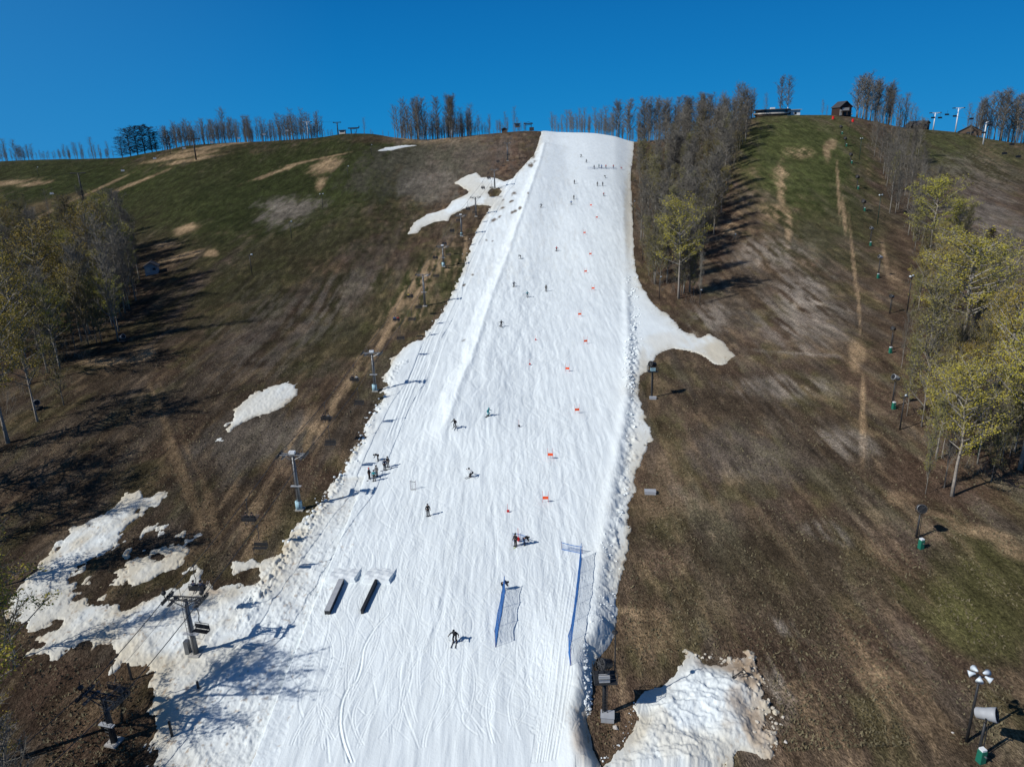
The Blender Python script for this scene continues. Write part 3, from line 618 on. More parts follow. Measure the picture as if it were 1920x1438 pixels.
def plant_now(kind, p, h, label, group, name, wide, rz, pick):
    H0 = 16. if kind in ('spruce', 'pine') else 20.
    src = {'bare': BARE, 'leafy': LEAFY, 'olive': OLIVE, 'spruce': SPR[:1], 'pine': SPR[1:]}[kind]
    nm = name or {'bare': 'bare_tree', 'leafy': 'leafing_tree', 'olive': 'budding_tree', 'spruce': 'spruce_tree', 'pine': 'pine_tree'}[kind]
    t = thing(nm, label, 'tree', (p[0], p[1], p[2]-.1), rz, group)
    s = h/H0; t.scale = (s*wide, s*wide, s); ms = src[pick % len(src)]
    inst(ms[0], 'trunk', t)
    if len(ms) == 3: inst(ms[1], 'branches', t); inst(ms[2], 'crown', t)
    else: inst(ms[1], 'crown', t)
def zone(px, py):
    if px < 300:
        v = 'at the upper edge' if py < 480 else 'in the upper part' if py < 530 else 'in the middle' if py < 590 else 'low down' if py < 640 else 'at the foot'; h = 'left border side' if px < 70 else 'centre' if px < 175 else 'meadow side'
    else:
        v = 'near the top' if py < 300 else 'in the upper part' if py < 350 else 'in the middle' if py < 410 else 'in the lower part' if py < 480 else 'at the foot'
        h = 'snow side' if px < 1245 else 'centre' if px < 1320 else 'grassy side'
    return v, h
rt = random.Random(5)
def behind(px, extra):                           # a point on the hilltop behind the skyline
    d = pdir(px, 255); u = d[0]/d[1]; ys_ = np.linspace(330, 520, 200); k = int(np.argmax(H(u*ys_, ys_)/ys_)); Y = ys_[k]+extra
    return np.array([u*Y, Y, float(H(u*Y, Y))])
def ridge(pxs, tops, extra, kind, label, group, jit=14, wide=1.):
    for i, px in enumerate(pxs):
        px = px+rt.uniform(-8, 8)*(len(pxs) > 8); p = behind(px, extra+rt.uniform(-6, 22)); tp = np.interp(px, [a for a, b in tops], [b for a, b in tops])+rt.uniform(-.5, 1.5)*jit*1.2
        h = max(4, hpx(p, tp)); th_ = ['left end', 'left part', 'middle', 'right part', 'right end'][int(i*5/max(1, len(pxs)))] if len(pxs) > 8 else ''
        plant(kind, p, h, (label+', '+th_) if th_ else label, group, wide=wide*rt.uniform(1.0, 1.7), rn=rt)
ridge(np.linspace(-8, 58, 9), [(0, 262), (60, 272)], 4, 'bare', 'bare tree in the short grove at the left skyline end', 'bare trees at the left end of the skyline', 8)
ridge(np.linspace(66, 205, 18), [(60, 292), (110, 275), (135, 262), (170, 262), (205, 272)], 4, 'bare', 'low bare skyline tree left of the dark pines', 'low bare trees left of the dark pines', 7)
ridge(np.linspace(300, 610, 44), [(300, 240), (330, 238), (360, 226), (440, 212), (470, 222), (530, 212), (570, 212), (610, 240)], 8, 'bare', 'tall bare tree in the long row right of the dark pines', 'bare trees of the left skyline row', 12)
ridge(np.linspace(616, 735, 9), [(616, 238), (735, 248)], 30, 'bare', 'small far bare tree around the drive station mound', 'small bare trees around the mound', 8)
ridge([684], [(684, 222)], 3, 'bare', 'lone slim bare tree just right of the lift station mound', None, 1)
ridge(np.linspace(742, 890, 36), [(742, 205), (775, 192), (800, 196), (860, 192), (885, 208)], -4, 'bare', 'tall bare tree in the dense skyline clump left of the run', 'bare trees in the clump left of the run', 16)
ridge(np.linspace(893, 965, 11), [(893, 218), (930, 214), (965, 208)], 8, 'bare', 'thin bare tree between the dense clump and the hilltop lift cabin', 'thin bare trees beside the hilltop cabin', 10)
ridge(np.linspace(1035, 1215, 32), [(1035, 216), (1080, 212), (1150, 200), (1215, 196)], 6, 'bare', 'bare tree in the row standing behind the top of the snow run', 'bare trees behind the top of the run', 12)
ridge(np.linspace(1220, 1412, 44), [(1220, 194), (1300, 190), (1350, 176), (1380, 168), (1415, 162)], -8, 'bare', 'tall bare tree on top of the middle wood against the sky', 'bare trees topping the middle wood', 12)
ridge([1459, 1473], [(1459, 148), (1473, 150)], 12, 'bare', 'tall lone bare tree rising behind the round hilltop lodge', 'pair of bare trees behind the lodge', 2, .9)
ridge([1432, 1538, 1546], [(1432, 180), (1546, 190)], 20, 'bare', 'small far bare tree on the skyline beside the round lodge', 'small bare trees beside the lodge', 6)
ridge(np.linspace(1605, 1692, 19), [(1605, 146), (1640, 150), (1660, 158), (1692, 180)], -5, 'bare', 'tall bare tree in the hilltop clump right of the red hut', 'bare trees right of the hut', 8)
ridge(np.linspace(1696, 1735, 6), [(1696, 195), (1735, 215)], -2, 'bare', 'shorter bare tree at the right end of the clump beside the red hut', 'shorter bare trees beside the hut clump', 8)
ridge(np.linspace(1812, 1930, 24), [(1812, 205), (1850, 188), (1890, 178), (1930, 195)], 3, 'bare', 'bare tree in the wood at the right end of the skyline', 'bare trees at the right end of the skyline', 14)
for px, tp in ((222, 256), (238, 240), (252, 236), (266, 233), (280, 236), (288, 246)):
    p = behind(px, 2); plant('pine', p, max(6, hpx(p, tp)), 'dark evergreen in the dense pine clump on the left skyline', 'dark pines on the left skyline', wide=1.5, rn=rt)
p = behind(315, 4); plant('pine', p, hpx(p, 244), 'lone dark pine just right of the pine clump on the left skyline', None, wide=1.2, rn=rt)
p = behind(590, 3); plant('spruce', p, hpx(p, 236), 'small dark spruce at the right end of the left skyline row', None, rn=rt)
# middle wood between the run and the grassy slope
WOOD = [(1196, 330), (1196, 470), (1215, 525), (1250, 555), (1300, 560), (1318, 500), (1340, 470), (1352, 410), (1368, 350), (1385, 300), (1410, 255), (1396, 240), (1230, 275)]
def inpoly(P, x, y):
    c = False
    for i in range(len(P)):
        a, b = P[i]; e, f = P[i-1]
        if (b > y) != (f > y) and x < (e-a)*(y-b)/(f-b)+a: c = not c
    return c
nw = 0; tries = 0
while nw < 215 and tries < 6000:
    tries += 1; x = rt.uniform(1190, 1412); y = 240+330*rt.random()**1.5
    if not inpoly(WOOD, x, y): continue
    p = cast(x, y); h = rt.uniform(15, 21)*(.9 if y > 480 else 1); r = rt.random()
    zv, zh = zone(x, y); tl = 'tall' if h > 19 else 'middling' if h > 17 else 'short'
    if r < (.22 if y < 330 else .45): plant('olive', p, h*.8, '%s budding olive tree %s of the middle wood, %s' % (tl, zv, zh), 'budding trees %s of the middle wood' % zv, rn=rt)
    else: plant('bare', p, h, '%s bare grey tree %s of the middle wood, %s' % (tl, zv, zh), 'bare trees %s of the middle wood' % zv, wide=rt.uniform(1., 1.6), rn=rt)
    nw += 1
for px, py, tp, w, k, lb in [(1272, 560, 388, 1.0, 'leafy', 'bright yellow-green tree at the lower front of the middle wood'), (1238, 535, 420, .9, 'olive', 'thin olive tree at the lower left corner of the middle wood'), (1312, 570, 480, .5, 'bare', 'slim bare tree at the lower right tip of the middle wood'),
        (1352, 400, 322, .9, 'leafy', 'yellow-green tree on the right edge of the middle wood, halfway up'), (1205, 345, 268, 1.3, 'olive', 'round pale olive tree leaning over the top right edge of the run'), (1222, 400, 300, 1.1, 'olive', 'olive tree below the pale round one at the upper right edge of the run'), (1262, 470, 360, .9, 'olive', 'olive tree behind the bright yellow-green one in the middle wood'), (1300, 520, 400, .8, 'bare', 'tall bare tree right behind the bright yellow-green tree')]:
    p = cast(px, py); plant(k, p, hpx(p, tp), lb, None, wide=w, rn=rt)
# left wood
LWOOD = [(-40, 520), (-40, 420), (30, 410), (120, 400), (250, 440), (262, 480), (262, 560), (225, 640), (120, 700), (60, 760), (-40, 800)]
nw = 0; tries = 0
while nw < 170 and tries < 6000:
    tries += 1; x = rt.uniform(-40, 262); y = rt.uniform(400, 700)
    if not inpoly(LWOOD, x, y): continue
    p = cast(x, y); r = rt.random(); h = rt.uniform(15, 21) if y > 470 else rt.uniform(9, 13)
    zv, zh = zone(x, y); tl = 'tall' if h > 19 else 'middling' if h > 15 else 'short'
    if r < .62: plant('leafy' if r < .18 else 'olive', p, h*.85, '%s budding olive tree %s of the left wood, %s' % (tl, zv, zh), 'budding trees %s of the left wood' % zv, rn=rt)
    else: plant('bare', p, h, '%s bare dark tree %s of the left wood, %s' % (tl, zv, zh), 'bare trees %s of the left wood' % zv, rn=rt)
    nw += 1
for px, py, tp, w, k, lb in [(15, 830, 560, 1.0, 'leafy', 'big yellow-green tree at the left border, nearest of the left wood'), (55, 720, 500, .9, 'leafy', 'yellow-green tree behind the big one at the left border'), (-20, 700, 500, .9, 'leafy', 'yellow-green tree half cut off by the left border'), (70, 790, 600, .8, 'leafy', 'lower green tree right of the big one at the left border'),
        (100, 620, 440, 1.2, 'leafy', 'yellowish tree behind the dark bushy one in the left wood'), (10, 600, 430, 1.3, 'olive', 'wide olive tree by the left border at the wood top'), (150, 500, 375, 1.3, 'olive', 'wide olive crown at the top of the left wood'), (60, 480, 385, 1.2, 'olive', 'olive crown at the top left of the left wood'), (245, 500, 370, 1.0, 'bare', 'bare tree at the top right corner of the left wood'), (222, 640, 430, .7, 'bare', 'slim dark bare tree at the front right corner of the left wood'), (160, 625, 470, .7, 'bare', 'pair-trunked bare tree at the front of the left wood'), (240, 545, 395, .9, 'olive', 'budding tree at the upper right corner of the left wood'), (215, 470, 370, 1.2, 'leafy', 'yellowish crown at the upper edge of the left wood'), (120, 760, 640, 1.1, 'olive', 'dark bushy tree at the foot of the left wood'), (190, 560, 400, .9, 'leafy', 'yellowish tree in the middle of the left wood')]:
    p = cast(px, py); plant(k, p, hpx(p, tp), lb, None, wide=w, rn=rt)
# trees off the left border whose branches and shadows reach the picture
for x, y, h, w, k, lb in [(-43.5, 46.5, 19, 1.15, 'leafy', 'thin branching tree at the lower left border above the snow patch'), (-40.5, 42.0, 9, 1.2, 'leafy', 'low yellow-green tree in the lower left corner'), (-33, 35.5, 15, .9, 'bare', 'bare tree standing just below the lower left corner'), (-50, 59, 15, 1.0, 'olive', 'thin budding tree on the left border beside the large snow patch'),
                          (-75, 78, 22, 1.2, 'bare', 'tall bare tree left of the border casting long shadows'), (-80, 84, 21, 1.3, 'leafy', 'broad leafing tree beyond the left border, nearest of the tall ones'), (-62, 70, 20, 1.3, 'olive', 'olive tree beyond the left border above the snow patch'), (-86, 92, 22, 1.3, 'leafy', 'tall leafing tree beyond the left border above the shaded meadow'), (-92, 104, 22, 1.2, 'bare', 'tall bare tree beyond the left border behind the leafing one')]:
    plant(k, (x, y, float(H(x, y))), h, lb, None, wide=w, rn=rt)
# right wood
for px, py, tp, w, k, lb in [(1785, 930, 700, 1.1, 'leafy', 'nearest tall leafing tree in the right wood, pale leaning trunk'), (1735, 926, 760, .6, 'olive', 'slim pale-trunked tree at the front left of the right wood'), (1770, 915, 740, .5, 'bare', 'thin bare tree between the two nearest trees of the right wood'), (1875, 806, 562, .95, 'leafy', 'tall leafing tree with pale trunk near the right border'), (1912, 880, 600, 1.0, 'leafy', 'leafing tree with crooked pale trunk at the right border'),
        (1802, 664, 458, 1.5, 'leafy', 'broad bright yellow-green tree in the middle of the right wood'), (1742, 480, 345, 1.35, 'leafy', 'rounded yellow-green tree at the top left of the right wood'), (1728, 800, 540, .9, 'olive', 'tall olive tree at the left edge of the right wood'), (1850, 700, 560, 1.0, 'olive', 'olive tree right of the broad yellow one'), (1760, 600, 470, 1.1, 'leafy', 'yellow-green tree left of the broad yellow one'),
        (1708, 620, 520, .7, 'olive', 'small budding tree beside the floodlights at the wood edge'), (1690, 690, 590, .5, 'bare', 'thin leafless tree left of the right wood beside the snow guns'), (1765, 550, 450, .9, 'olive', 'olive tree under the rounded yellow-green crown'), (1895, 700, 590, .9, 'olive', 'olive tree at the right border above the crooked trunk'), (1870, 560, 500, .6, 'bare', 'thin pale bare tree on the open right hillside'), (1706, 720, 640, .5, 'olive', 'short budding tree at the left fringe of the right wood'),
        (1715, 470, 395, 1.2, 'olive', 'low olive crown left of the rounded yellow-green tree'), (1790, 470, 380, 1.2, 'leafy', 'yellow-green crown right of the rounded one at the wood top'), (1735, 650, 545, 1.3, 'olive', 'wide olive tree under the yellow-green crowns, meadow side'), (1712, 700, 590, 1.1, 'olive', 'olive tree behind the thin leafless one, meadow side'), (1840, 600, 465, 1.3, 'leafy', 'yellow-green crown just below the dark spruce'), (1780, 760, 600, 1.1, 'olive', 'olive tree between the broad yellow tree and the nearest one'), (1755, 860, 700, 1.0, 'leafy', 'yellow-green tree behind the slim pale-trunked one'), (1700, 780, 640, .8, 'olive', 'pale olive tree at the meadow edge above the round-lamp pole'), (1745, 740, 590, .9, 'olive', 'tall olive tree right of the pale snow gun'), (1722, 560, 440, .9, 'olive', 'olive tree beside the upper floodlight pole at the wood edge'), (1885, 790, 640, .6, 'bare', 'thin bare tree behind the pale-trunked one near the right border'), (1925, 760, 560, 1.0, 'leafy', 'leafing tree cut by the right border, halfway up the wood'), (1825, 620, 520, .9, 'leafy', 'yellow-green tree just behind the broad yellow one'), (1925, 990, 830, .8, 'olive', 'olive tree just beyond the right border'), (1970, 900, 640, 1.1, 'leafy', 'leafing tree wholly beyond the right border'),
        (1858, 905, 780, .8, 'olive', 'budding tree over the dark ground near the right border'), (1832, 870, 720, .7, 'bare', 'bare tree behind the nearest tall leafing tree'), (1668, 400, 290, .9, 'bare', 'bare tree at the lower end of the hilltop clump'), (1672, 360, 290, .9, 'olive', 'budding tree right of the floodlights below the hilltop clump')]:
    p = cast(px, py); plant(k, p, hpx(p, tp), lb, None, wide=w, rn=rt)
p = cast(1852, 482); plant('spruce', p, hpx(p, 425), 'single dark green spruce in the right wood', None, wide=1.9, rn=rt)
RW = [(1622, 262), (1700, 262), (1735, 310), (1755, 400), (1730, 470), (1690, 430), (1650, 330)]
nw = 0
while nw < 48:
    x = rt.uniform(1620, 1760); y = rt.uniform(250, 470)
    if not inpoly(RW, x, y): continue
    p = cast(x, y); plant('bare', p, rt.uniform(11, 17), '%s bare tree %s the slope below the hilltop clump, %s side' % (rt.choice(['slim', 'broad']), 'high on' if y < 310 else 'a third down' if y < 345 else 'halfway down' if y < 380 else 'low on', 'left' if x < 1680 else 'right'), 'bare trees below the hilltop clump', rn=rt); nw += 1
RW2 = [(1690, 480), (1780, 440), (1880, 500), (1900, 520), (1960, 700), (1960, 860), (1830, 880), (1740, 860), (1720, 700)]
nw = 0
while nw < 52:
    x = rt.uniform(1685, 1960); y = rt.uniform(450, 880)
    if not inpoly(RW2, x, y): continue
    p = cast(x, y); kk = rt.choice(['bare', 'olive', 'olive', 'leafy']); h = rt.uniform(8, 16)
    zv = 'upper part' if y < 590 else 'middle' if y < 690 else 'lower middle' if y < 780 else 'foot'; zh = 'meadow side' if x < 1770 else 'centre' if x < 1850 else 'border side'
    plant(kk, p, h, '%s %s tree among the larger ones, %s of the right wood, %s' % ('taller' if h > 12 else 'small', {'bare': 'bare', 'olive': 'budding olive', 'leafy': 'yellow-green'}[kk], zv, zh), 'smaller trees in the %s of the right wood' % zv, wide=.75, rn=rt); nw += 1

wait_b = [w for w in WAIT if w[0] == 'bare']
def pxh(w):
    a = project(w[1][0], w[1][1], w[1][2]); b = project(w[1][0], w[1][1], w[1][2]+w[2]); return a[1]-b[1] if -60 < a[0] < 1980 else 999
wait_b.sort(key=pxh, reverse=True)
for w in [w for w in WAIT if w[0] != 'bare']+wait_b[:290]: plant_now(*w)
FAR = []
for i in range(3):
    a, b, c = tree_meshes('far', 90+i); FAR.append((np.array(a.v+b.v), np.array([f+(f[0],)*(4-len(f)) if len(f) < 4 else f[:4] for f in a.f if len(f) == 4]+[tuple(k+len(a.v) for k in f) for f in b.f if len(f) == 4])))
vs_, fs_ = [], []; off = 0
def addfar(p, h, rz, wide, k):
    global off
    v, f = FAR[k % 3]; s = h/20; c, n = math.cos(rz), math.sin(rz); q = np.stack([(v[:, 0]*c-v[:, 1]*n)*s*wide+p[0], (v[:, 0]*n+v[:, 1]*c)*s*wide+p[1], v[:, 2]*s+p[2]-.1], 1)
    vs_.append(q); fs_.append(f+off); off += len(q)
for w in wait_b[290:]: addfar(w[1], w[2], w[7], w[6], w[8])
for lo_, hi_, n_, h_ in [(-10, 60, 26, 9), (60, 210, 34, 6), (300, 605, 170, 14), (745, 890, 110, 12), (890, 990, 20, 7), (1035, 1410, 150, 11), (1605, 1700, 30, 9), (1815, 1930, 40, 10)]:
    for k in range(n_):          # the low back rows of the hilltop woods, one mass of stems and brush
        p = behind(rt.uniform(lo_, hi_), rt.uniform(2, 30)); addfar(p, h_*rt.uniform(.35, 1.05), rt.uniform(0, 6), 1.3, k)
V_ = np.vstack(vs_); F_ = np.vstack(fs_); me = bpy.data.meshes.new('far_bare_wood'); me.vertices.add(len(V_)); me.vertices.foreach_set('co', V_.ravel()); me.loops.add(len(F_)*4); me.loops.foreach_set('vertex_index', F_.ravel().astype(np.int32)); me.polygons.add(len(F_)); me.polygons.foreach_set('loop_start', np.arange(0, len(F_)*4, 4, dtype=np.int32))
try: me.polygons.foreach_set('loop_total', np.full(len(F_), 4, np.int32))
except Exception: pass
me.update(calc_edges=True); me.materials.append(M_['twig']); o = bpy.data.objects.new('far_bare_wood', me); COL.objects.link(o); tag(o, 'mass of thin bare stems and brush in the back rows of the hilltop woods', 'woodland', kind='stuff')
# brush on the forest floor
br_ = MB()
for (poly, n_) in ((WOOD, 420), (LWOOD, 260), (RW, 60), (RW2, 260)):
    xs_ = [a for a, b in poly]; ys2 = [b for a, b in poly]; c = 0
    while c < n_:
        x, y = rt.uniform(min(xs_), max(xs_)), rt.uniform(min(ys2), max(ys2)+25)
        if not inpoly(poly, x, min(y, max(ys2)-2)): c += .2; continue
        c += 1; p = cast(x, y)
        for k in range(7):
            d = V_r = Vector((rt.gauss(0, .45), rt.gauss(0, .45), 1)).normalized(); L = rt.uniform(.8, 3.2); q = Vector(p)+Vector((rt.gauss(0, .6), rt.gauss(0, .6), -.1)); br_.tube([q, q+d*L], [.03, .008], 3, False)
tag(br_.obj('undergrowth', M_['twig']), 'leafless brush and saplings on the floor of the woods', 'undergrowth', kind='stuff')

# ------------------------------------------------------------------ chairlift beside the run
TW = [(215, 1392, 185, 1318), (368, 1226, 333, 1122), (563, 955, 547, 852), (704, 733, 698, 662), (797, 574, 791, 515), (832, 500, 829, 462), (866, 443, 864, 404), (893, 406, 891, 370), (928, 354, 926, 318), (952, 302, 951, 268)]
bases = [at(a, b) for a, b, _, _ in TW]
dirs = []
for i in range(len(bases)):
    a = bases[max(i-1, 0)]; b = bases[min(i+1, len(bases)-1)]; d = (b-a)[:2]; dirs.append(d/np.linalg.norm(d))
tops = []; towers = []
tlabels = ['dark lift tower nearest the camera in the lower left corner', 'lift tower standing in the snow patch at lower left, second from the bottom', 'grey lift tower at the snow rim above the large snow patch', 'lift tower with pale platform halfway down the run, beside the snow edge',
           'lattice lift tower beside the tan streaks left of the run', 'lift tower with pale top box above the lattice tower', 'lift tower at the lower edge of the brown island beside the upper snow', 'lift tower at the foot of the upper snow patch', 'lift tower standing in a round brown hole in the upper snow', 'uppermost lift tower below the hilltop lift cabin']
for i, (bx, by, tx, ty) in enumerate(TW):
    p = bases[i]; h = max(4.8 if i == 0 else 6.2, hpx(p, ty)); tops.append(p+np.array([0, 0, h]))
    rz = math.atan2(dirs[i][1], dirs[i][0])-math.pi/2
    t = thing('lift_tower', tlabels[i], 'lift tower', tuple(p), rz, 'towers of the chairlift beside the run'); towers.append(t)
    tilt = 0
    sh = MB().tube([(0, 0, -.8), (0, 0, h-.1)], [.30, .20], 12); sh.obj('shaft', M_['dark' if i == 0 else 'steel'], t, True)
    MB().box((0, 0, -.08), (1.1, 1.1, .5)).obj('footing', M_['conc'], t)
    ca = MB(); w = 1.8
    for s in (-1, 1):
        ca.tube([(-w, s*.3, h), (w, s*.3, h)], .07, 6); ca.tube([(-w*.8, s*.3, h-.02), (0, s*.3, h-.75), (w*.8, s*.3, h-.02)], .05, 5)
        for k in range(-4, 4): ca.tube([(k*.45, s*.3, h), ((k+1)*.45, -s*.3, h)], .035, 4)
    ca.obj('crossarm', M_['dark' if i < 2 else 'steel'], t)
    for s in (-1, 1):
        sv_ = MB(); sv_.box((s*w, 0, h-.15), (.10, 1.9, .15))
        for k in range(6): sv_.tube([(s*w-.08, -.85+k*.34, h+.02), (s*w+.08, -.85+k*.34, h+.02)], .14, 10)
        sv_.obj('sheave_train', M_['dark'], t)
        pl = MB(); pl.box((s*(w-.55), 0, h-.35), (.35, 1.7, .04)); pl.tube([(s*(w-.75), -.9, h-.33), (s*(w-.75), -.9, h+.6), (s*(w-.75), .9, h+.6), (s*(w-.75), .9, h-.33)], .03, 4); pl.obj('work_platform', M_['steel'], t)
    ld = MB()
    for s in (-.2, .2): ld.tube([(s, -.46, .3), (s, -.36, h-.3)], .025, 4)
    for k in range(int(h/.35)-1): ld.tube([(-.2, -.45+.1*k*.35/h, .5+k*.35), (.2, -.45+.1*k*.35/h, .5+k*.35)], .018, 4)
    ld.obj('ladder', M_['dark'], t)
    if i in (2, 3, 5, 6): MB().box((0, -.1, h+.35), (.8, .5, .35)).obj('top_box', M_['white'], t)
    if i in (0, 1): 
        fl = MB(); fl.ball((-w-.3, 0, h+.5), .24); fl.tube([(-w-.3, 0, h), (-w-.3, 0, h+1.1)], .05, 5); fl.obj('floodlight', M_['dark'], t); fl = MB(); fl.ball((w*.9, .3, h+.55), .24); fl.tube([(w*.9, .3, h), (w*.9, .3, h+.9)], .05, 5); fl.obj('floodlight', M_['dark'], t)
    if i == 1:
        cb = MB(); cb.box((-.85, .1, .7), (.45, .5, 1.5)); cb.obj('control_cabinet', M_['steel'], t)
        for hh in (3.0, 3.25): pass
        MB().box((.1, -.3, 2.6), (1.5, .35, .08)).obj('lower_platform', M_['grey'], t)
    elif i < 6: 
        m2 = MB(); m2.box((0, -.3, h*.45), (1.4, .35, .10)); m2.obj('lower_platform', M_['grey'], t)
# pads at the foot of some towers
for i in (2, 3, 5, 6): 
    MB().tube([(-.1, -.05, .1), (-.1, -.05, 1.3)], .45, 10).obj('foot_padding', M_['lblue'], towers[i], True)
topb = behind(985, 2); tops.append(topb+np.array([-.5, 0, 3.2]))
low = np.array([tops[0][0]-(tops[1]-tops[0])[0]*1.2, tops[0][1]-(tops[1]-tops[0])[1]*1.2, tops[0][2]+.2])
line = [low]+tops
def cablepts(side):
    P = []
    for i in range(len(line)-1):
        a, b = line[i], line[i+1]; da = dirs[min(max(i-1, 0), len(dirs)-1)]; db = dirs[min(i, len(dirs)-1)]
        na = np.array([da[1], -da[0], 0])*1.8*side; nb = np.array([db[1], -db[0], 0])*1.8*side; L = np.linalg.norm(b-a)
        for k in range(12 if i < len(line)-2 else 13):
            t = k/12; q = (a+na)*(1-t)+(b+nb)*t; q = q+np.array([0, 0, .2-.016*L*4*t*(1-t)]); P.append(q)
    return np.array(P)
cab = {}
for s, nm in ((-1, 'left'), (1, 'right')):
    P = cablepts(s); cab[s] = P
    tag(MB().tube([tuple(p) for p in P], .038, 5).obj('haul_cable', M_['dark']), 'thin dark lift cable carrying the %s chairs of the lift beside the run' % ('riding uphill' if s < 0 else 'empty downhill'), 'cable', 'lift cables')
tag(MB().tube([tuple(p+np.array([0, 0, .5])) for p in (cab[-1]+cab[1])/2], .018, 4).obj('signal_cable', M_['dark']), 'thin signal wire between the two haul cables over the towers', 'cable')

# ------------------------------------------------------------------ people
def skin_mesh(name, nodes, edges, m, sub=1):
    me = bpy.data.meshes.new(name+'_cage'); me.from_pydata([n[0] for n in nodes], edges, []); o = bpy.data.objects.new(name, me); COL.objects.link(o)
    o.modifiers.new('skin', 'SKIN')
    for i, n in enumerate(nodes):
        r = n[1]; me.skin_vertices[0].data[i].radius = (r, r) if not isinstance(r, tuple) else r
    me.skin_vertices[0].data[0].use_root = True
    sb = o.modifiers.new('sub', 'SUBSURF'); sb.levels = sub; sb.render_levels = sub
    dg = bpy.context.evaluated_depsgraph_get(); out = bpy.data.meshes.new_from_object(o.evaluated_get(dg)); out.name = name
    bpy.data.objects.remove(o); bpy.data.meshes.remove(me)
    out.materials.clear(); out.materials.append(m); out.polygons.foreach_set('use_smooth', [True]*len(out.polygons)); return out
V = Vector
def figure(pose):                                # facing -y (down the slope, towards the camera); z = 0 at the soles
    if pose == 'stand':
        hip, ch, hd = V((0, 0, .95)), V((0, 0, 1.38)), V((0, -.02, 1.66)); kn = [V((s*.12, -.02, .5)) for s in (-1, 1)]; ft = [V((s*.13, 0, .09)) for s in (-1, 1)]
        el = [V((s*.28, .04, 1.13)) for s in (-1, 1)]; ha = [V((s*.30, -.16, .93)) for s in (-1, 1)]
    elif pose == 'ski':
        hip, ch, hd = V((0, .22, .80)), V((0, -.06, 1.20)), V((0, -.2, 1.46)); kn = [V((s*.15, -.12, .48)) for s in (-1, 1)]; ft = [V((s*.16, .03, .09)) for s in (-1, 1)]
        el = [V((s*.40, -.05, 1.02)) for s in (-1, 1)]; ha = [V((s*.50, -.32, .96)) for s in (-1, 1)]
    elif pose == 'carve':
        hip, ch, hd = V((.22, .20, .72)), V((.12, -.08, 1.13)), V((.08, -.22, 1.40)); kn = [V((-.02, -.12, .46)), V((.30, -.14, .44))]; ft = [V((-.20, .03, .09)), V((.14, .0, .09))]
        el = [V((-.30, -.1, 1.0)), V((.50, 0, 1.0))]; ha = [V((-.52, -.25, 1.08)), V((.72, -.18, .85))]
    elif pose == 'bend':
        hip, ch, hd = V((0, .12, .88)), V((-.32, .05, 1.08)), V((-.58, .02, .98)); kn = [V((-.02, -.12, .48)), V((-.02, .14, .48))]; ft = [V((0, -.14, .09)), V((0, .16, .09))]
        el = [V((-.42, -.2, .80)), V((-.42, .2, .80))]; ha = [V((-.55, -.12, .58)), V((-.55, .14, .58))]
    else:                                        # seated on a chair, thighs forward, boots hanging; z = 0 at the seat
        hip, ch, hd = V((0, 0, .14)), V((0, .03, .56)), V((0, .0, .84)); kn = [V((s*.11, -.45, .14)) for s in (-1, 1)]; ft = [V((s*.12, -.50, -.28)) for s in (-1, 1)]
        el = [V((s*.26, -.08, .34)) for s in (-1, 1)]; ha = [V((s*.2, -.34, .30)) for s in (-1, 1)]
    up = (ch-hip).normalized(); nk = ch+(hd-ch)*.42; side = V((1, 0, 0)) if pose != 'bend' else V((0, 1, 0)); shd = [ch+side*s*.19-up*.02 for s in (-1, 1)]
    if pose == 'bend': el = [el[0], el[1]]
    hj = [hip+side*s*.10-up*.04 for s in (-1, 1)]
    tip = [ha[k]+(ha[k]-el[k]).normalized()*.12 for k in (0, 1)]; toe = [ft[k]+V((0, -.16, -.03)) for k in (0, 1)]
    hn = [(hip, .13), (hip.lerp(ch, .55), .12), (ch, .13), (nk, .055), (hd, .095)]
    nodes = list(hn); edges = [(0, 1), (1, 2), (2, 3), (3, 4)]
    for k in (0, 1):
        b = len(nodes); nodes += [(shd[k], .065), (el[k], .048), (ha[k], .035), (tip[k], .028)]; edges += [(2, b), (b, b+1), (b+1, b+2), (b+2, b+3)]
        b = len(nodes); nodes += [(hj[k], .095), (kn[k], .068), (ft[k], .05), (toe[k], .04)]; edges += [(0, b), (b, b+1), (b+1, b+2), (b+2, b+3)]
    out = {'person': skin_mesh('person', nodes, edges, M_['skin'])}
    jn = [(hip+up*.0, .155), (hip.lerp(ch, .55), .15), (ch, .158), (nk+(hd-nk)*.25, .085)]; je = [(0, 1), (1, 2), (2, 3)]
    for k in (0, 1):
        b = len(jn); jn += [(shd[k], .088), (el[k], .07), (el[k].lerp(ha[k], .85), .055)]; je += [(2, b), (b, b+1), (b+1, b+2)]
    out['jacket'] = skin_mesh('jacket', jn, je, M_['black'])
    tn = [(hip, .15)]; te = []
    for k in (0, 1):
        b = len(tn); tn += [(hj[k], .115), (kn[k], .088), (ft[k]+(kn[k]-ft[k])*.28, .08)]; te += [(0, b), (b, b+1), (b+1, b+2)]
    out['trousers'] = skin_mesh('trousers', tn, te, M_['black'])
    hm = MB(); hm.ball(tuple(hd+V((0, .015, .03))), (.125, .14, .125), 10, 8); out['helmet'] = hm.mesh('helmet', M_['black'], True)
    gg = MB(); gg.box(tuple(hd+V((0, -.115, .0))), (.15, .05, .07)); out['goggles'] = gg.mesh('goggles', M_['glass'])
    gl = MB()
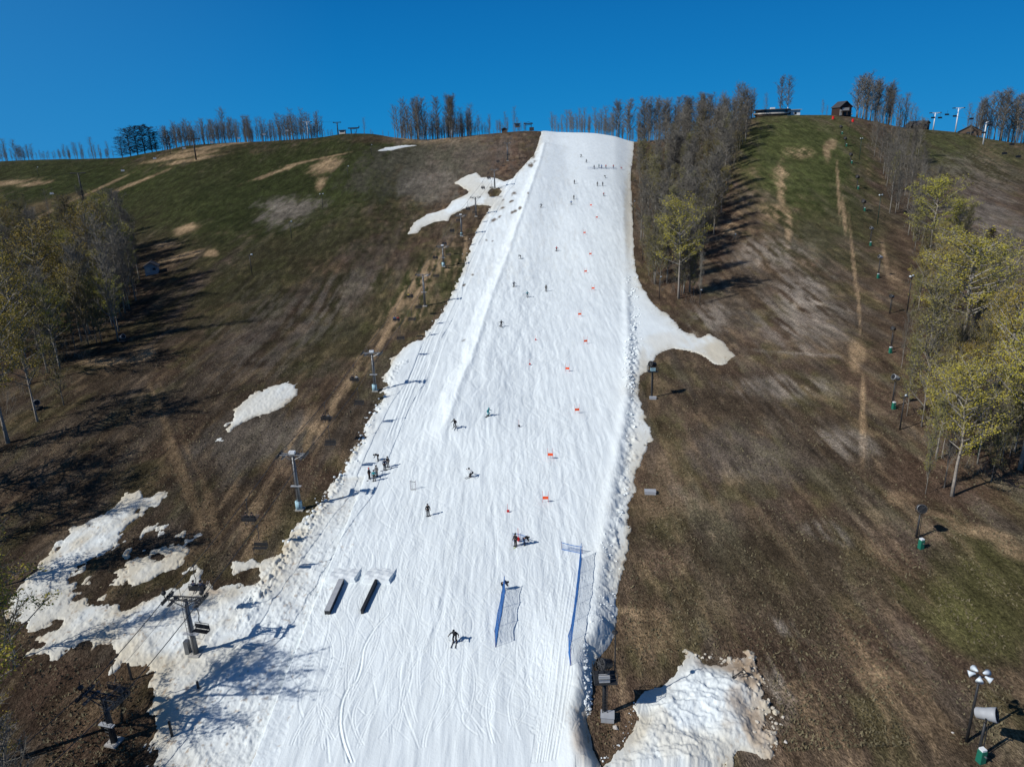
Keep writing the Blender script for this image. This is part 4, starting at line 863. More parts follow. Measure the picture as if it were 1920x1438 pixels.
    for k in (0, 1):
        d = (ha[k]-el[k]).normalized(); gl.ball(tuple(ha[k]+d*.03), .05, 8, 5)
        for f in range(4): gl.tube([ha[k]+d*.05+V((0, 0, .012*(f-1.5)*2)), ha[k]+d*(.10+.012*(f % 2))+V((0, -.01, .012*(f-1.5)*2)), ha[k]+d*.11+V((0, -.03, -.02))], .012, 5)
        gl.tube([ha[k]+V((0, -.03, .03)), ha[k]+d*.05+V((0, -.07, .03))], .014, 5)
    out['gloves'] = gl.mesh('gloves', M_['black'], True)
    bt = MB()
    for k in (0, 1): bt.tube([ft[k]+V((0, .02, .22)), ft[k]+V((0, 0, .02))], [.085, .075], 8); bt.box(tuple(ft[k]+V((0, -.06, -.03))), (.12, .30, .12))
    out['ski_boots'] = bt.mesh('ski_boots', M_['ski'])
    return out, ft, ha, toe
POSES = {k: figure(k) for k in ('stand', 'ski', 'carve', 'bend', 'sit')}
sk_ = MB(); sk_.add([(-.045, .75, 0), (.045, .75, 0), (.05, -.8, 0), (-.05, -.8, 0), (-.045, .75, .02), (.045, .75, .02), (.05, -.8, .02), (-.05, -.8, .02), (-.03, -.98, .10), (.03, -.98, .10), (-.03, -.98, .12), (.03, -.98, .12)],
    [(0, 1, 2, 3), (7, 6, 5, 4), (0, 4, 5, 1), (1, 5, 6, 2), (3, 7, 4, 0), (3, 2, 9, 8), (10, 11, 6, 7), (2, 6, 11, 9), (8, 10, 7, 3), (9, 11, 10, 8)])
SKI = sk_.mesh('ski', M_['ski'])
bo = MB(); bo.tube([(0, .72, .03), (0, .6, .01), (0, -.6, .01), (0, -.72, .05)], [.10, .14, .14, .10], 8); 
for i, v in enumerate(bo.v): bo.v[i] = (v[0], v[1], v[2]*.10+.02)
BOARD = bo.mesh('snowboard', M_['ski'])
def colour(o, m): o.material_slots[0].link = 'OBJECT'; o.material_slots[0].material = M_[m]
def person(p, pose, rz, jk, tr, hl, label, skis=True, poles=True, group=None, skim='ski'):
    ms, ft, ha, toe = POSES[pose]
    b = bpy.data.objects.new('person', ms['person']); COL.objects.link(b); b.location = tuple(p); b.rotation_euler = (0, 0, rz); tag(b, label, 'person', group)
    for nm, c in (('jacket', jk), ('trousers', tr), ('helmet', hl), ('goggles', None), ('gloves', None), ('ski_boots', None)):
        o = inst(ms[nm], nm, b)
        if c: colour(o, c)
    if pose == 'sit':
        if skis:
            for k in (0, 1): o = inst(SKI, 'ski', b); o.location = ft[k]+V((0, -.05, -.11)); o.rotation_euler = (R(-12), 0, 0)
        return b
    if skis == 'board':
        o = inst(BOARD, 'snowboard', b); o.location = (ft[0]+ft[1])/2-V((0, 0, .12)); o.rotation_euler = (0, 0, R(90)); return b
    if skis:
        for k in (0, 1):
            o = inst(SKI, 'ski', b); o.location = V((ft[k].x, ft[k].y, -.02)); o.rotation_euler = (0, R(-12) if pose == 'carve' else 0, R(4)*(1 if k else -1)*(pose == 'ski'))
            if skim != 'ski': colour(o, skim)
    if poles:
        for k in (0, 1):
            s = (-1, 1)[k]; q = ha[k]+V((s*.12, .45 if pose != 'stand' else -.1, -ha[k].z+.05))
            MBp = MB().tube([ha[k]+V((0, -.02, .12)), q], .012, 5).ball(tuple(q+V((0, 0, .05))), (.045, .045, .01), 6, 4); MBp.obj('ski_pole', M_['steel'], b)
    return b
# (px, py of the feet, pose, turn, jacket, trousers, helmet, gear, label)
for q in [(853, 1204, 'ski', -10, 'black', 'black', 'black', 1, 'skier all in black with arms spread, nearest to the camera on the run'), (803, 967, 'stand', 20, 'black', 'black', 'gcloth', 'board', 'snowboarder all in black below the small grid fence'),
          (709, 864, 'bend', 0, 'black', 'black', 'black', 'board', 'dark bent-over snowboarder at the back left of the waiting group'), (722, 881, 'stand', 30, 'navy', 'black', 'black', 'board', 'dark figure standing back to back at the right of the waiting group'), (728, 876, 'stand', -20, 'black', 'gcloth', 'black', 'board', 'rightmost dark figure of the waiting group'),
          (693, 898, 'stand', 70, 'black', 'black', 'red', 'board', 'front left figure of the waiting group in a dark jacket'), (702, 902, 'stand', 10, 'teal', 'black', 'navy', 'board', 'nearest figure of the waiting group in a teal jacket'), (707, 893, 'stand', -30, 'gcloth', 'gcloth', 'black', 'board', 'grey figure in the middle of the waiting group'),
          (882, 894, 'carve', -60, 'wcloth', 'black', 'black', 1, 'skier in a pale jacket turning right of the waiting group'), (853, 801, 'ski', -15, 'black', 'black', 'black', 1, 'dark skier between the left ridge and the teal skier'), (915, 780, 'carve', 50, 'teal', 'teal', 'teal', 'board', 'crouching rider in bright teal in the middle of the run'),
          (939, 612, 'carve', 20, 'black', 'black', 'black', 1, 'dark skier left of the centre line, halfway down the run'), (989, 557, 'ski', 10, 'teal', 'navy', 'teal', 1, 'skier in a light blue jacket beside two dark skiers'), (1024, 546, 'stand', 5, 'black', 'black', 'black', 1, 'upright dark skier right of the light blue skier'), (963, 538, 'carve', 30, 'navy', 'black', 'black', 1, 'dark leaning skier left of the light blue skier'),
          (1043, 471, 'carve', 20, 'red', 'black', 'red', 1, 'skier in a red jacket alone on the upper half of the run'), (976, 485, 'bend', 0, 'black', 'black', 'black', 'board', 'dark crouched snowboarder left of the red skier'), (1014, 389, 'carve', 0, 'navy', 'black', 'black', 1, 'dark skier nearest the left edge of the upper run'), (1071, 384, 'ski', 0, 'blue', 'black', 'black', 1, 'skier in a blue jacket on the upper run below an upright dark one'),
          (1076, 374, 'stand', 0, 'black', 'black', 'black', 1, 'upright dark skier just above the blue one on the upper run'), (1132, 368, 'ski', 10, 'red', 'gcloth', 'red', 1, 'skier in red near the right side of the upper run'), (1077, 345, 'stand', 20, 'black', 'black', 'gcloth', 1, 'dark skier left of the pair below the start fence'), (1120, 349, 'stand', 0, 'black', 'black', 'black', 1, 'left one of the pair standing below the start fence'),
          (1130, 349, 'stand', 0, 'navy', 'black', 'black', 1, 'right one of the pair standing below the start fence'), (1135, 334, 'bend', 0, 'black', 'black', 'black', 1, 'dark bent figure just below the start fence'), (1089, 295, 'carve', 0, 'black', 'black', 'black', 1, 'topmost skier on the run near the crest'), (1099, 305, 'carve', 10, 'black', 'navy', 'black', 1, 'second skier from the top near the crest'),
          (1114, 317, 'stand', 0, 'navy', 'black', 'black', 1, 'leftmost figure at the start fence'), (1123, 315, 'stand', 30, 'teal', 'black', 'black', 1, 'figure in blue at the start fence, second from its left end'), (1128, 316, 'stand', -30, 'blue', 'navy', 'black', 1, 'figure in blue at the start fence left of the red pair'), (1136, 316, 'stand', 0, 'red', 'gcloth', 'red', 1, 'figure in red in the middle of the start fence'),
          (1150, 316, 'stand', 0, 'red', 'navy', 'black', 1, 'figure in a red jacket at the right part of the start fence'), (1166, 318, 'bend', 0, 'red', 'red', 'red', 0, 'figure in red just right of the start fence'), (967, 1024, 'stand', -40, 'black', 'black', 'black', 1, 'coach in black standing at the small net above the blue nets'), (983, 1021, 'bend', 180, 'black', 'navy', 'black', 0, 'person in dark clothes bending behind the small net'),
          (943, 1106, 'bend', 180, 'navy', 'black', 'black', 0, 'person bending over the top end of the shorter blue net')]:
    p = at(q[0], q[1]); person(p, q[2], R(q[3]), q[4], q[5], q[6], q[8], skis=q[7], poles=(q[7] == 1 and q[2] in ('ski', 'stand', 'carve')), skim='yski' if q[0] == 967 else 'ski')

# ------------------------------------------------------------------ lift chairs
def chair_parts():
    hg = MB(); hg.tube([(0, 0, 0), (0, 0, -.25), (.0, .12, -.5), (0, .16, -1.1), (0, -.02, -1.5), (0, .14, -1.9)], .04, 6); hg.box((0, 0, .02), (.14, .34, .14))
    hg.tube([(-.75, .30, -2.75), (-.75, .28, -2.0), (.75, .28, -2.0), (.75, .30, -2.75)], .03, 6); hg.tube([(0, .14, -1.9), (0, .28, -2.0)], .04, 6)
    for s in (-.8, .8): hg.tube([(s, .30, -2.75), (s, -.22, -2.72), (s, -.2, -2.4), (s, .3, -2.4)], .025, 5)
    se = MB(); 
    for k in range(4): se.box((0, -.17+k*.13, -2.76), (1.6, .11, .05))
    bk = MB()
    for k in range(3): bk.box((0, .30, -2.6+k*.17), (1.6, .045, .13))
    fr = MB().tube([(-.7, -.30, -2.72), (-.5, -.55, -3.15), (.5, -.55, -3.15), (.7, -.30, -2.72)], .02, 5)
    return [('hanger', hg, 'dark'), ('seat', se, 'dark'), ('backrest', bk, 'dark'), ('footrest', fr, 'dark')]
CH = [(n, m.mesh(n, M_[k])) for n, m, k in chair_parts()]
def on_cable(side, py):
    P = cab[side]; pys = np.array([project(*q)[1] for q in P])
    for k in range(len(P)-1):
        if (pys[k]-py)*(pys[k+1]-py) <= 0:
            t = (pys[k]-py)/(pys[k]-pys[k+1]+1e-9); return P[k]*(1-t)+P[k+1]*t, k
    return None, 0
def chairs(side, pys, riders, labels, group):
    for py, rd, lb in zip(pys, riders, labels):
        q, k = on_cable(side, py)
        if q is None: continue
        d = cab[side][min(k+1, len(cab[side])-1)]-cab[side][k]; rz = math.atan2(d[1], d[0])-math.pi/2
        if side < 0: rz += math.pi
        t = thing('lift_chair', lb, 'lift chair', tuple(q-np.array([0, 0, .05])), rz, group)
        for n, m in CH: inst(m, n, t)
        for j, (jc, off) in enumerate(rd):
            w = Matrix.Rotation(rz, 4, 'Z') @ V((off, -.02, -2.72)); p = V(q)+w
            person(p, 'sit', rz, jc, 'black', 'black', '%s-jacketed rider, %s of the %s' % ({'black': 'black', 'navy': 'dark blue', 'blue': 'blue', 'red': 'red', 'yellow': 'yellow', 'wcloth': 'pale', 'gcloth': 'grey'}[jc], ['left seat', 'right seat', 'middle'][j] , lb), skis=True)
two = lambda a, b: [(a, .38), (b, -.38)]
chairs(-1, [1240, 1060, 936, 755, 685, 578, 536, 467, 442, 418, 399, 378, 340, 322, 292], [[], two('navy', 'navy'), two('black', 'black'), two('black', 'gcloth'), two('black', 'wcloth'), two('blue', 'red'), two('yellow', 'black'), two('black', 'black'), two('black', 'navy'), two('black', 'black'), [], two('black', 'black'), two('black', 'black'), two('black', 'navy'), two('black', 'black')],
       ['dark chair hanging just above the nearest lift tower', 'two-seat chair above the tower in the snow patch', 'dark chair over tan turf left of the snow rim', 'chair over brown turf right of the small snow patch', 'chair just left of the pale platform tower', 'chair with blue and red riders by the tan streaks', 'chair with a yellow rider left of the lattice tower', 'chair left of the tower with the pale top box', 'chair above the pale top box tower', 'chair beside the brown island tower', 'far empty uphill chair by the brown island',
        'chair in front of the upper snow patch', 'chair over the middle of the upper snow patch', 'chair left of the tower in the brown hole', 'uphill chair nearest the hilltop cabin'], 'uphill chairs of the lift beside the run')
chairs(1, [1136, 986, 800, 728, 612, 578, 556, 500, 462, 425, 385, 340, 300, 280], [[]]*14,
       ['empty chair hanging behind the tower in the snow patch', 'empty chair over tan turf above the snow patch', 'empty chair between the snow patch and the run', 'empty chair below the pale platform tower, left of the run', 'empty chair above the cream snow rim', 'empty chair left of the lattice tower foot', 'empty chair just below the lattice tower foot', 'empty downhill chair beside the lattice tower', 'empty downhill chair near the pale top box tower', 'empty downhill chair at the brown island', 'empty downhill chair at the snow patch foot', 'empty downhill chair over the upper snow', 'empty downhill chair above the tower in the brown hole', 'empty downhill chair nearest the hilltop cabin'], 'empty downhill chairs of the lift beside the run')

# ------------------------------------------------------------------ race gates
gl_ = MB(); 
for s in (-.38, .38): gl_.tube([(s, 0, -.2), (s, 0, 1.7)], .02, 6)
GP = gl_.mesh('gate_pole', M_['redp']); gp = MB(); gp.box((0, 0, .7), (.72, .02, .42)); GF = gp.mesh('gate_panel', M_['orange'])
gates = [(1023, 942), (1032, 860), (1082, 775), (1064, 697), (1098, 645), (1087, 594), (1112, 545), (1098, 513), (1107, 480), (1096, 440), (1119, 411), (1108, 388)]
names_ = ['lowest', 'second from the bottom', 'third from the bottom', 'fourth from the bottom', 'fifth from the bottom', 'sixth from the bottom', 'seventh from the bottom', 'sixth from the top', 'fifth from the top', 'fourth from the top', 'third from the top', 'second from the top']
for i, (px, py) in enumerate(gates):
    p = at(px, py); t = thing('race_gate', 'orange panel race gate on the run, %s of the course' % names_[i], 'race gate', tuple(p), R(rt.uniform(-15, 15)), 'orange race gates')
    inst(GP, 'gate_pole', t); inst(GF, 'gate_panel', t)
for px, py, lb in [(952, 960, 'short red marker pole with a fallen red flag, upper left of the coach'), (1004, 638, 'single small red marker pole left of the orange gates'), (973, 800, 'thin marker pole right of the teal rider'), (993, 684, 'dark small marker lump on the run below the red marker')]:
    p = at(px, py); t = thing('marker_pole', lb, 'marker pole', tuple(p)); MB().tube([(0, 0, -.1), (0, 0, 1.2)], .02, 6).obj('pole', M_['redp'], t); MB().box((.05, 0, .18), (.35, .2, .22)).obj('flag', M_['redp' if 'red' in lb else 'dark'], t)

# ------------------------------------------------------------------ nets
def net(label, pts, h, cell=.14, name='safety_net', mcord='net', post=3.2, lean=0., bold=True):
    P = [at(*p) for p in pts]; t = thing(name, label, 'safety net', tuple(P[0]))
    o = V(P[0]); L = [0]
    for a, b in zip(P[:-1], P[1:]): L.append(L[-1]+np.linalg.norm((b-a)[:2]))
    L = np.array(L); P = np.array(P); n = int(L[-1]/cell)
    def pt(s): return np.array([np.interp(s, L, P[:, k]) for k in range(3)])
    m = MB()
    def hh(s): return h*(1-.10*abs(math.sin(s*1.1)))
    for i in range(n+1):
        s = L[-1]*i/n; q = V(pt(s))-o; m.tube([q, q+V((lean, 0, hh(s)))], .010, 3, False)
    for j in range(1, int(h/cell)):
        m.tube([V(pt(L[-1]*i/n))-o+V((lean*j*cell/h, 0, hh(L[-1]*i/n)*j*cell/h)) for i in range(0, n+1, 3)], .010, 3, False)
    m.obj('mesh_cords', M_[mcord], t)
    tb = MB(); N2 = max(4, n//4)
    if bold:
        tb.tube([V(pt(L[-1]*i/N2))-o+V((lean, 0, hh(L[-1]*i/N2))) for i in range(N2+1)], .045, 5); tb.tube([V(pt(L[-1]*i/N2))-o+V((0, 0, .03)) for i in range(N2+1)], .04, 5)
        tb.obj('border_rope', M_[mcord], t)
    k = max(1, int(round(L[-1]/post)))
    for i in range(k+1):
        q = V(pt(L[-1]*i/k))-o; MB().tube([q-V((0, 0, .2)), q+V((lean*1.1, 0, h+.15))], .022, 6).obj('net_post', M_['netr'], t)
    return t
net('long blue safety net running downhill along the right bank', [(1090, 1046), (1085, 1095), (1078, 1160), (1072, 1200), (1066, 1222), (1070, 1247)], 1.9)
net('short piece of blue net across the top of the long net', [(1053, 1030), (1092, 1038)], .95, post=3)
net('shorter blue safety net left of the long one', [(947, 1108), (940, 1150), (934, 1180), (929, 1213)], 1.8)
net('small net with red pole beside the coach', [(962, 1014), (972, 1013), (990, 1019)], 1.0, name='small_net', post=1.2)
net('small upright grid fence panel right of the waiting group', [(770, 918), (780, 918)], 1.3, cell=.2, name='grid_fence', mcord='dark', post=1.5)
net('blue and red banner net across the run at the race start', [(1102, 318), (1156, 318)], 1.0, cell=.25, name='start_fence', post=3)
p = at(972, 1016); tag(MB().tube([tuple(p), tuple(p+np.array([0, 0, 1.9]))], .03, 6).ball(tuple(p+np.array([0, 0, .4])), (.22, .15, .3)).obj('drill_pole', M_['redp']), 'red pole with red pad standing between the coach and the bending person', 'pole')

# ------------------------------------------------------------------ terrain-park boxes with their snow ramps
for (bx, by, tx, ty, lb, cm) in [(614, 1152, 641, 1092, 'left', 'grey'), (679, 1151, 706, 1093, 'right', 'dark')]:
    a = at(bx, by); b = at(tx, ty); d = b-a; L = np.linalg.norm(d); rz = math.atan2(d[1], d[0])-math.pi/2; sl_ = math.atan2(d[2], math.hypot(d[0], d[1]))
    t = thing('terrain_box', '%s park box on the snow, a long %s' % (lb, 'pale grey top slab' if lb == 'left' else 'narrow dark rail'), 'park rail', tuple(a), rz)
    rot = Matrix.Rotation(sl_, 3, 'X'); w = .58 if lb == 'left' else .26
    MB().box(rot @ V((0, L/2, .50)), (w, L, .07), rot).obj('slide_top', M_[cm], t)
    mm = MB(); mm.box(rot @ V((-w/2+.02, L/2, .2)), (.04, L-.06, .54), rot); mm.box(rot @ V((w/2-.02, L/2, .2)), (.04, L-.06, .54), rot); mm.box(rot @ V((0, .05, .2)), (w-.09, .04, .52), rot); mm.obj('side_panel', M_['dark'], t)
    rp = MB(); z0 = -.25; w1 = 1.55
    vs = []; 
    for (yy, zz) in ((L+.02, .45), (L+1.1, .42), (L+3.2, -.12)):
        for xx in (-w1, w1*.98): vs.append(rot @ V((xx*(1 if yy > L+1 else .93), yy, zz)))
    for (yy, zz) in ((L-.25, z0), (L+3.5, z0)):
        for xx in (-w1-.2, w1+.2): vs.append(rot @ V((xx, yy, zz)))
    rp.add(vs, [(0, 1, 3, 2), (2, 3, 5, 4), (6, 7, 1, 0), (4, 5, 9, 8), (6, 0, 2, 4, 8), (7, 9, 5, 3, 1), (6, 8, 9, 7)])
    me = rp.mesh('snow_ramp', M_['snowm']); bm = bmesh.new(); bm.from_mesh(me); bmesh.ops.recalc_face_normals(bm, faces=bm.faces)
    bmesh.ops.subdivide_edges(bm, edges=bm.edges, cuts=5, use_grid_fill=True)
    for v in bm.verts: v.co.z += .04*math.sin(v.co.x*5.1+v.co.y*2.3)+.03*math.sin(v.co.y*7+v.co.x*3)
    bm.to_mesh(me); bm.free(); o = bpy.data.objects.new('snow_ramp', me); COL.objects.link(o); o.location = tuple(a); o.rotation_euler = (0, 0, rz); tag(o, 'low shaped snow ramp leading onto the %s park box' % lb, 'snow ramp')

# ------------------------------------------------------------------ snow guns, floodlights, hydrants
def fan(t, z, rz, el, s=1., body='grey', nm='fan_barrel'):
    Rm = Matrix.Rotation(rz, 3, 'Z') @ Matrix.Rotation(el, 3, 'X'); m = MB(); pts = [(-.75, .30), (-.65, .40), (-.2, .42), (.35, .52), (.62, .56), (.64, .50)]
    m.tube([Rm @ V((0, a*s, 0))+V((0, 0, z)) for a, r in pts], [r*s for a, r in pts], 14, False); o = m.obj(nm, M_[body], t, True)
    k = MB(); k.tube([Rm @ V((0, .42*s, 0))+V((0, 0, z)), Rm @ V((0, .46*s, 0))+V((0, 0, z))], [.48*s, .48*s], 14)
    for i in range(8):
        a = i*math.pi/4; k.tube([Rm @ V((0, .6*s, 0))+V((0, 0, z)), Rm @ V((math.cos(a)*.5*s, .6*s, math.sin(a)*.5*s))+V((0, 0, z))], .03*s, 4)
    k.obj('nozzle_ring', M_['dark'], t)
    y = MB(); 
    for sx_ in (-1, 1): y.tube([V((0, 0, z-.85*s)), Rm @ V((sx_*.58*s, 0, -.3*s))+V((0, 0, z)), Rm @ V((sx_*.56*s, 0, 0))+V((0, 0, z))], .05*s, 5)
    y.obj('yoke', M_['dark'], t)
def sungun(px, py, ty, label, body='grey', polem='dkgreen', rz=2.4, group='snow guns on poles', hyd=True, s=1.):
    p = at(px, py); h = max(2.5, hpx(p, ty)); t = thing('snow_gun', label, 'snow gun', tuple(p), 0, group)
    MB().tube([(0, 0, -.5), (0, 0, h-.8*s)], [.13, .10], 10).obj('pole', M_[polem], t, True); fan(t, h, rz, .35, s, body)
    MB().tube([(.22, -.1, 0), (.2, -.1, h-.8*s)], .04, 6).obj('water_hose', M_['dark'], t)
    return p, h
def hydrant(px, py, label, s=1.):
    p = at(px, py); t = thing('hydrant_box', label, 'hydrant', tuple(p), .2, 'green hydrant boxes')
    MB().box((0, 0, .55*s), (.5*s, .5*s, 1.2*s), None, 0, .92).obj('cabinet', M_['green'], t); MB().box((0, 0, 1.2*s), (.4*s, .4*s, .22*s)).obj('cap', M_['white'], t); MB().tube([(0, -.27*s, .8*s), (0, -.45*s, .8*s)], .07*s, 6).obj('outlet', M_['steel'], t)
for (px, py, ty, lb, gm, rz, sc) in [(1718, 1008, 953, 'snow gun alone on the right meadow, ring-shaped barrel', 'steel', 2.8, 1.0), (1833, 1420, 1338, 'large pale snow gun in the lower right corner', 'grey', -2.3, 1.05), (1672, 764, 708, 'pale snow gun at the left fringe of the right wood', 'grey', 1.7, .9), (1670, 655, 616, 'dark snow gun above the pale one at the wood fringe', 'dark', 2.2, .8),
        (1668, 588, 556, 'snow gun half hidden by the first trees of the right wood', 'steel', 2., .8), (1646, 520, 482, 'snow gun with pale barrel on the brown slope above the wood', 'grey', 1.7, .85), (1631, 458, 428, 'snow gun with pale barrel below the row of paired guns', 'grey', 1.9, .85)]:
    sungun(px, py, ty, lb, gm, 'dark', rz, s=sc)
for (px, py, lb) in [(1726, 1028, 'green hydrant box beside the lone snow gun on the right meadow'), (1838, 1428, 'green hydrant box at the foot of the large gun in the lower right corner'), (1675, 767, 'green hydrant box at the foot of the pale gun by the wood'), (1669, 662, 'green hydrant box below the dark gun at the wood fringe'), (1646, 522, 'green hydrant box below the gun on the brown slope'), (1632, 461, 'green hydrant box below the paired guns')]:
    hydrant(px, py, lb)
for i, (px, py, ty) in enumerate([(1618, 395, 378), (1606, 354, 332), (1594, 306, 290), (1584, 274, 260), (1576, 251, 238)]):
    sungun(px, py, ty, '%s snow gun of the column on short masts up the grassy slope' % ['lowest', 'second lowest', 'middle', 'second highest', 'topmost'][i], 'dark', 'dark', 2.2, s=1.25)
    hydrant(px+3, py+1, 'green hydrant box beside the %s gun of the column up the slope' % ['lowest', 'second lowest', 'middle', 'second highest', 'topmost'][i], 1.)
for px, py, c, lb in [(1562, 224, 'redp', 'red round safety pad left of the hut on the hilltop'), (1599, 229, 'redp', 'red round safety pad right of the hut on the hilltop')]:
    p = at(px, py); m = MB().tube([tuple(p), tuple(p+np.array([0, 0, 1.6]))], [.7, .6], 10); tag(m.obj('safety_pad', M_[c]), lb, 'safety pad')
def lamp(px, py, ty, label, n=3, polem='dark', s=1., head='lampg', arms=True, group='floodlight poles'):
    p = at(px, py); h = max(2.5, hpx(p, ty)); t = thing('floodlight_pole', label, 'floodlight', tuple(p), rt.uniform(-.3, .3), group)
    MB().tube([(0, 0, -.5), (0, 0, h)], [.14*s, .09*s], 8).obj('pole', M_[polem], t, True)
    if arms: MB().box((0, 0, h-.1), (1.5*s, .1, .1)).box((0, 0, h-.25), (.1, 1.1*s, .1)).obj('crossbar', M_[polem], t)
    for i in range(n):
        a = 6.283*i/n+.6; d = V((math.cos(a), math.sin(a), -.25)).normalized(); o = V((math.cos(a)*.45*s, math.sin(a)*.45*s, h+.1))
        MB().tube([o-d*.1, o+d*.1*s, o+d*.42*s], [.08*s, .14*s, .30*s], 10).obj('lamp_head', M_[head], t, True)
    return p, h
for (px, py, ty, lb, n, pm, s) in [(1812, 1390, 1266, 'tall lattice floodlight pole with five white horn lamps at lower right', 5, 'dark', .95), (1687, 806, 744, 'floodlight pole with one round lamp in front of the right wood', 1, 'dark', .9), (1645, 421, 366, 'dark green floodlight pole on the grassy slope above the wood', 2, 'dkgreen', 1.0), (1611, 301, 260, 'floodlight pole beside the column of snow guns near the hilltop', 2, 'dkgreen', .9),
        (1593, 245, 214, 'floodlight pole beside the red pad right of the hut', 1, 'dkgreen', .9), (1700, 588, 518, 'floodlight pole among the first trees of the right wood', 2, 'dark', 1.), (1833, 860, 785, 'dark pole inside the shade of the right wood', 0, 'dkgreen', 1.),
        (653, 336, 312, 'dark floodlight pole on the left hill below the sandy scar', 1, 'dark', .9), (606, 394, 364, 'floodlight pole right of the pale bald spot on the left hill', 2, 'dark', .9), (547, 448, 416, 'floodlight pole below the pale bald spot on the left hill', 1, 'dark', .9), (473, 516, 478, 'floodlight pole on the left hill right of the shaded wood', 1, 'dark', 1.), (697, 292, 272, 'dark floodlight pole left of the thin snow streak', 1, 'dark', .8), (72, 330, 314, 'dark floodlight pole alone near the left border', 1, 'dark', .9), (320, 290, 268, 'dark floodlight pole before the left skyline row', 1, 'dark', .8),
        (770, 262, 240, 'dark floodlight pole in front of the dense clump', 1, 'dark', .8), (848, 256, 240, 'small floodlight pole at the right end of the dense clump', 1, 'dark', .8), (1174, 262, 250, 'floodlight pole behind the top right corner of the run', 1, 'dark', .8), (1187, 417, 378, 'floodlight pole with blue box on the right edge of the upper run', 1, 'dark', .9), (1183, 340, 312, 'dark pole at the upper right edge of the run beside the wood', 0, 'dark', 1.), (1205, 488, 450, 'pole with red round top between the run and the middle wood', 0, 'dark', .9),
        (1236, 560, 520, 'dark pole at the lower left corner of the middle wood', 1, 'dark', .8), (1312, 572, 545, 'short dark pole at the lower right tip of the middle wood', 1, 'dark', .8), (1376, 455, 440, 'tiny pole on the right edge of the middle wood', 1, 'dark', .7)]:
    p, h = lamp(px, py, ty, lb, n, pm, s)
    if 'red round' in lb: pass
# small things at the run edge
def bigun():
    p = cast(1133, 1340); h = hpx(p, 1262); t = thing('tower_snow_gun', 'big fan snow gun on a caged platform at the lower right run edge', 'snow gun', tuple(p))
    m = MB(); m.tube([(0, 0, -.6), (0, 0, h-.5)], [.2, .17], 10); m.obj('mast', M_['dark'], t, True)
    l = MB()
    for s in (-.2, .2): l.tube([(s, -.30, .2), (s, -.30, h-.5)], .03, 4)
    for k in range(int(h/.35)): l.tube([(-.2, -.30, .4+k*.33), (.2, -.30, .4+k*.33)], .02, 4)
    l.obj('ladder', M_['dark'], t)
    q = MB(); q.box((0, 0, h-.45), (1.9, 1.7, .08))
    for x, y in ((-.95, -.85), (.95, -.85), (.95, .85), (-.95, .85)): q.tube([(x, y, h-.45), (x, y, h+.55)], .03, 4)
    for z in (h+.1, h+.55): q.tube([(-.95, -.85, z), (.95, -.85, z), (.95, .85, z), (-.95, .85, z), (-.95, -.85, z)], .03, 4)
    for x in (-.95, .95): q.tube([(x*.2, 0, h-1.3), (x, 0, h-.5)], .04, 4)
    q.obj('platform_cage', M_['dark'], t)
    MB().box((-.1, -.55, h-.05), (.9, .4, .55)).obj('control_panel', M_['grey'], t)
    fan(t, h+.95, 2.25, .45, 1.0, 'dark')
    MB().tube([(.95, .5, h-.4), (.95, .5, h+4.6)], [.07, .05], 5).ball((.9, .5, h+3.7), (.28, .28, .14)).obj('mist_lance', M_['dark'], t)
bigun()
p = cast(1222, 746); h = hpx(p, 692); t = thing('tower_snow_gun', 'dark fan snow gun on a platform mast beside the cream snow tongue', 'snow gun', tuple(p)); MB().tube([(0, 0, -.6), (0, 0, h-.5)], .18, 10).obj('mast', M_['dark'], t); 
q = MB(); q.box((0, 0, h-.4), (1.7, 1.5, .08))
for z in (h, h+.45): q.tube([(-.85, -.75, z), (.85, -.75, z), (.85, .75, z), (-.85, .75, z), (-.85, -.75, z)], .03, 4)
for x, y in ((-.85, -.75), (.85, -.75), (.85, .75), (-.85, .75)): q.tube([(x, y, h-.4), (x, y, h+.45)], .03, 4)
q.obj('platform_cage', M_['dark'], t); MB().box((0, -.4, h+.1), (.9, .4, .6)).obj('control_panel', M_['lblue'], t); fan(t, h+.9, 2.2, .3, 1.0, 'dark'); MB().tube([(.6, .4, h-.3), (.6, .4, h+2.6)], .03, 5).obj('mist_lance', M_['dark'], t)
for px, py, sx_, sy_, sz_, m, lb, nm in [(1139, 1348, 1.1, .9, .5, 'grey', 'grey equipment box at the foot of the big snow gun', 'equipment_box'), (1219, 925, 1.5, .9, .4, 'grey', 'low pale grey box lying on the turf right of the run', 'equipment_box'), (1224, 748, 1.2, .7, .35, 'grey', 'low grey box at the foot of the snow gun beside the snow tongue', 'equipment_box')]:
    p = cast(px, py); b = MB(); b.box((0, 0, sz_/2), (sx_, sy_, sz_)); t = thing(nm, lb, 'box', tuple(p), -.15); b.obj('case', M_[m], t); MB().box((0, 0, sz_+.03), (sx_+.08, sy_+.08, .05)).obj('lid', M_['grey'], t)
def rock(c, r, seed, m=None):
    rn = random.Random(seed); bm = bmesh.new(); bmesh.ops.create_icosphere(bm, subdivisions=1, radius=1)
    vs = [(c[0]+v.co.x*r*rn.uniform(.5, 1.4), c[1]+v.co.y*r*rn.uniform(.5, 1.4), c[2]+v.co.z*r*rn.uniform(.35, .9)) for v in bm.verts]; fs = [tuple(v.index for v in f.verts) for f in bm.faces]; bm.free()
    (m or MB()).add(vs, fs); return m
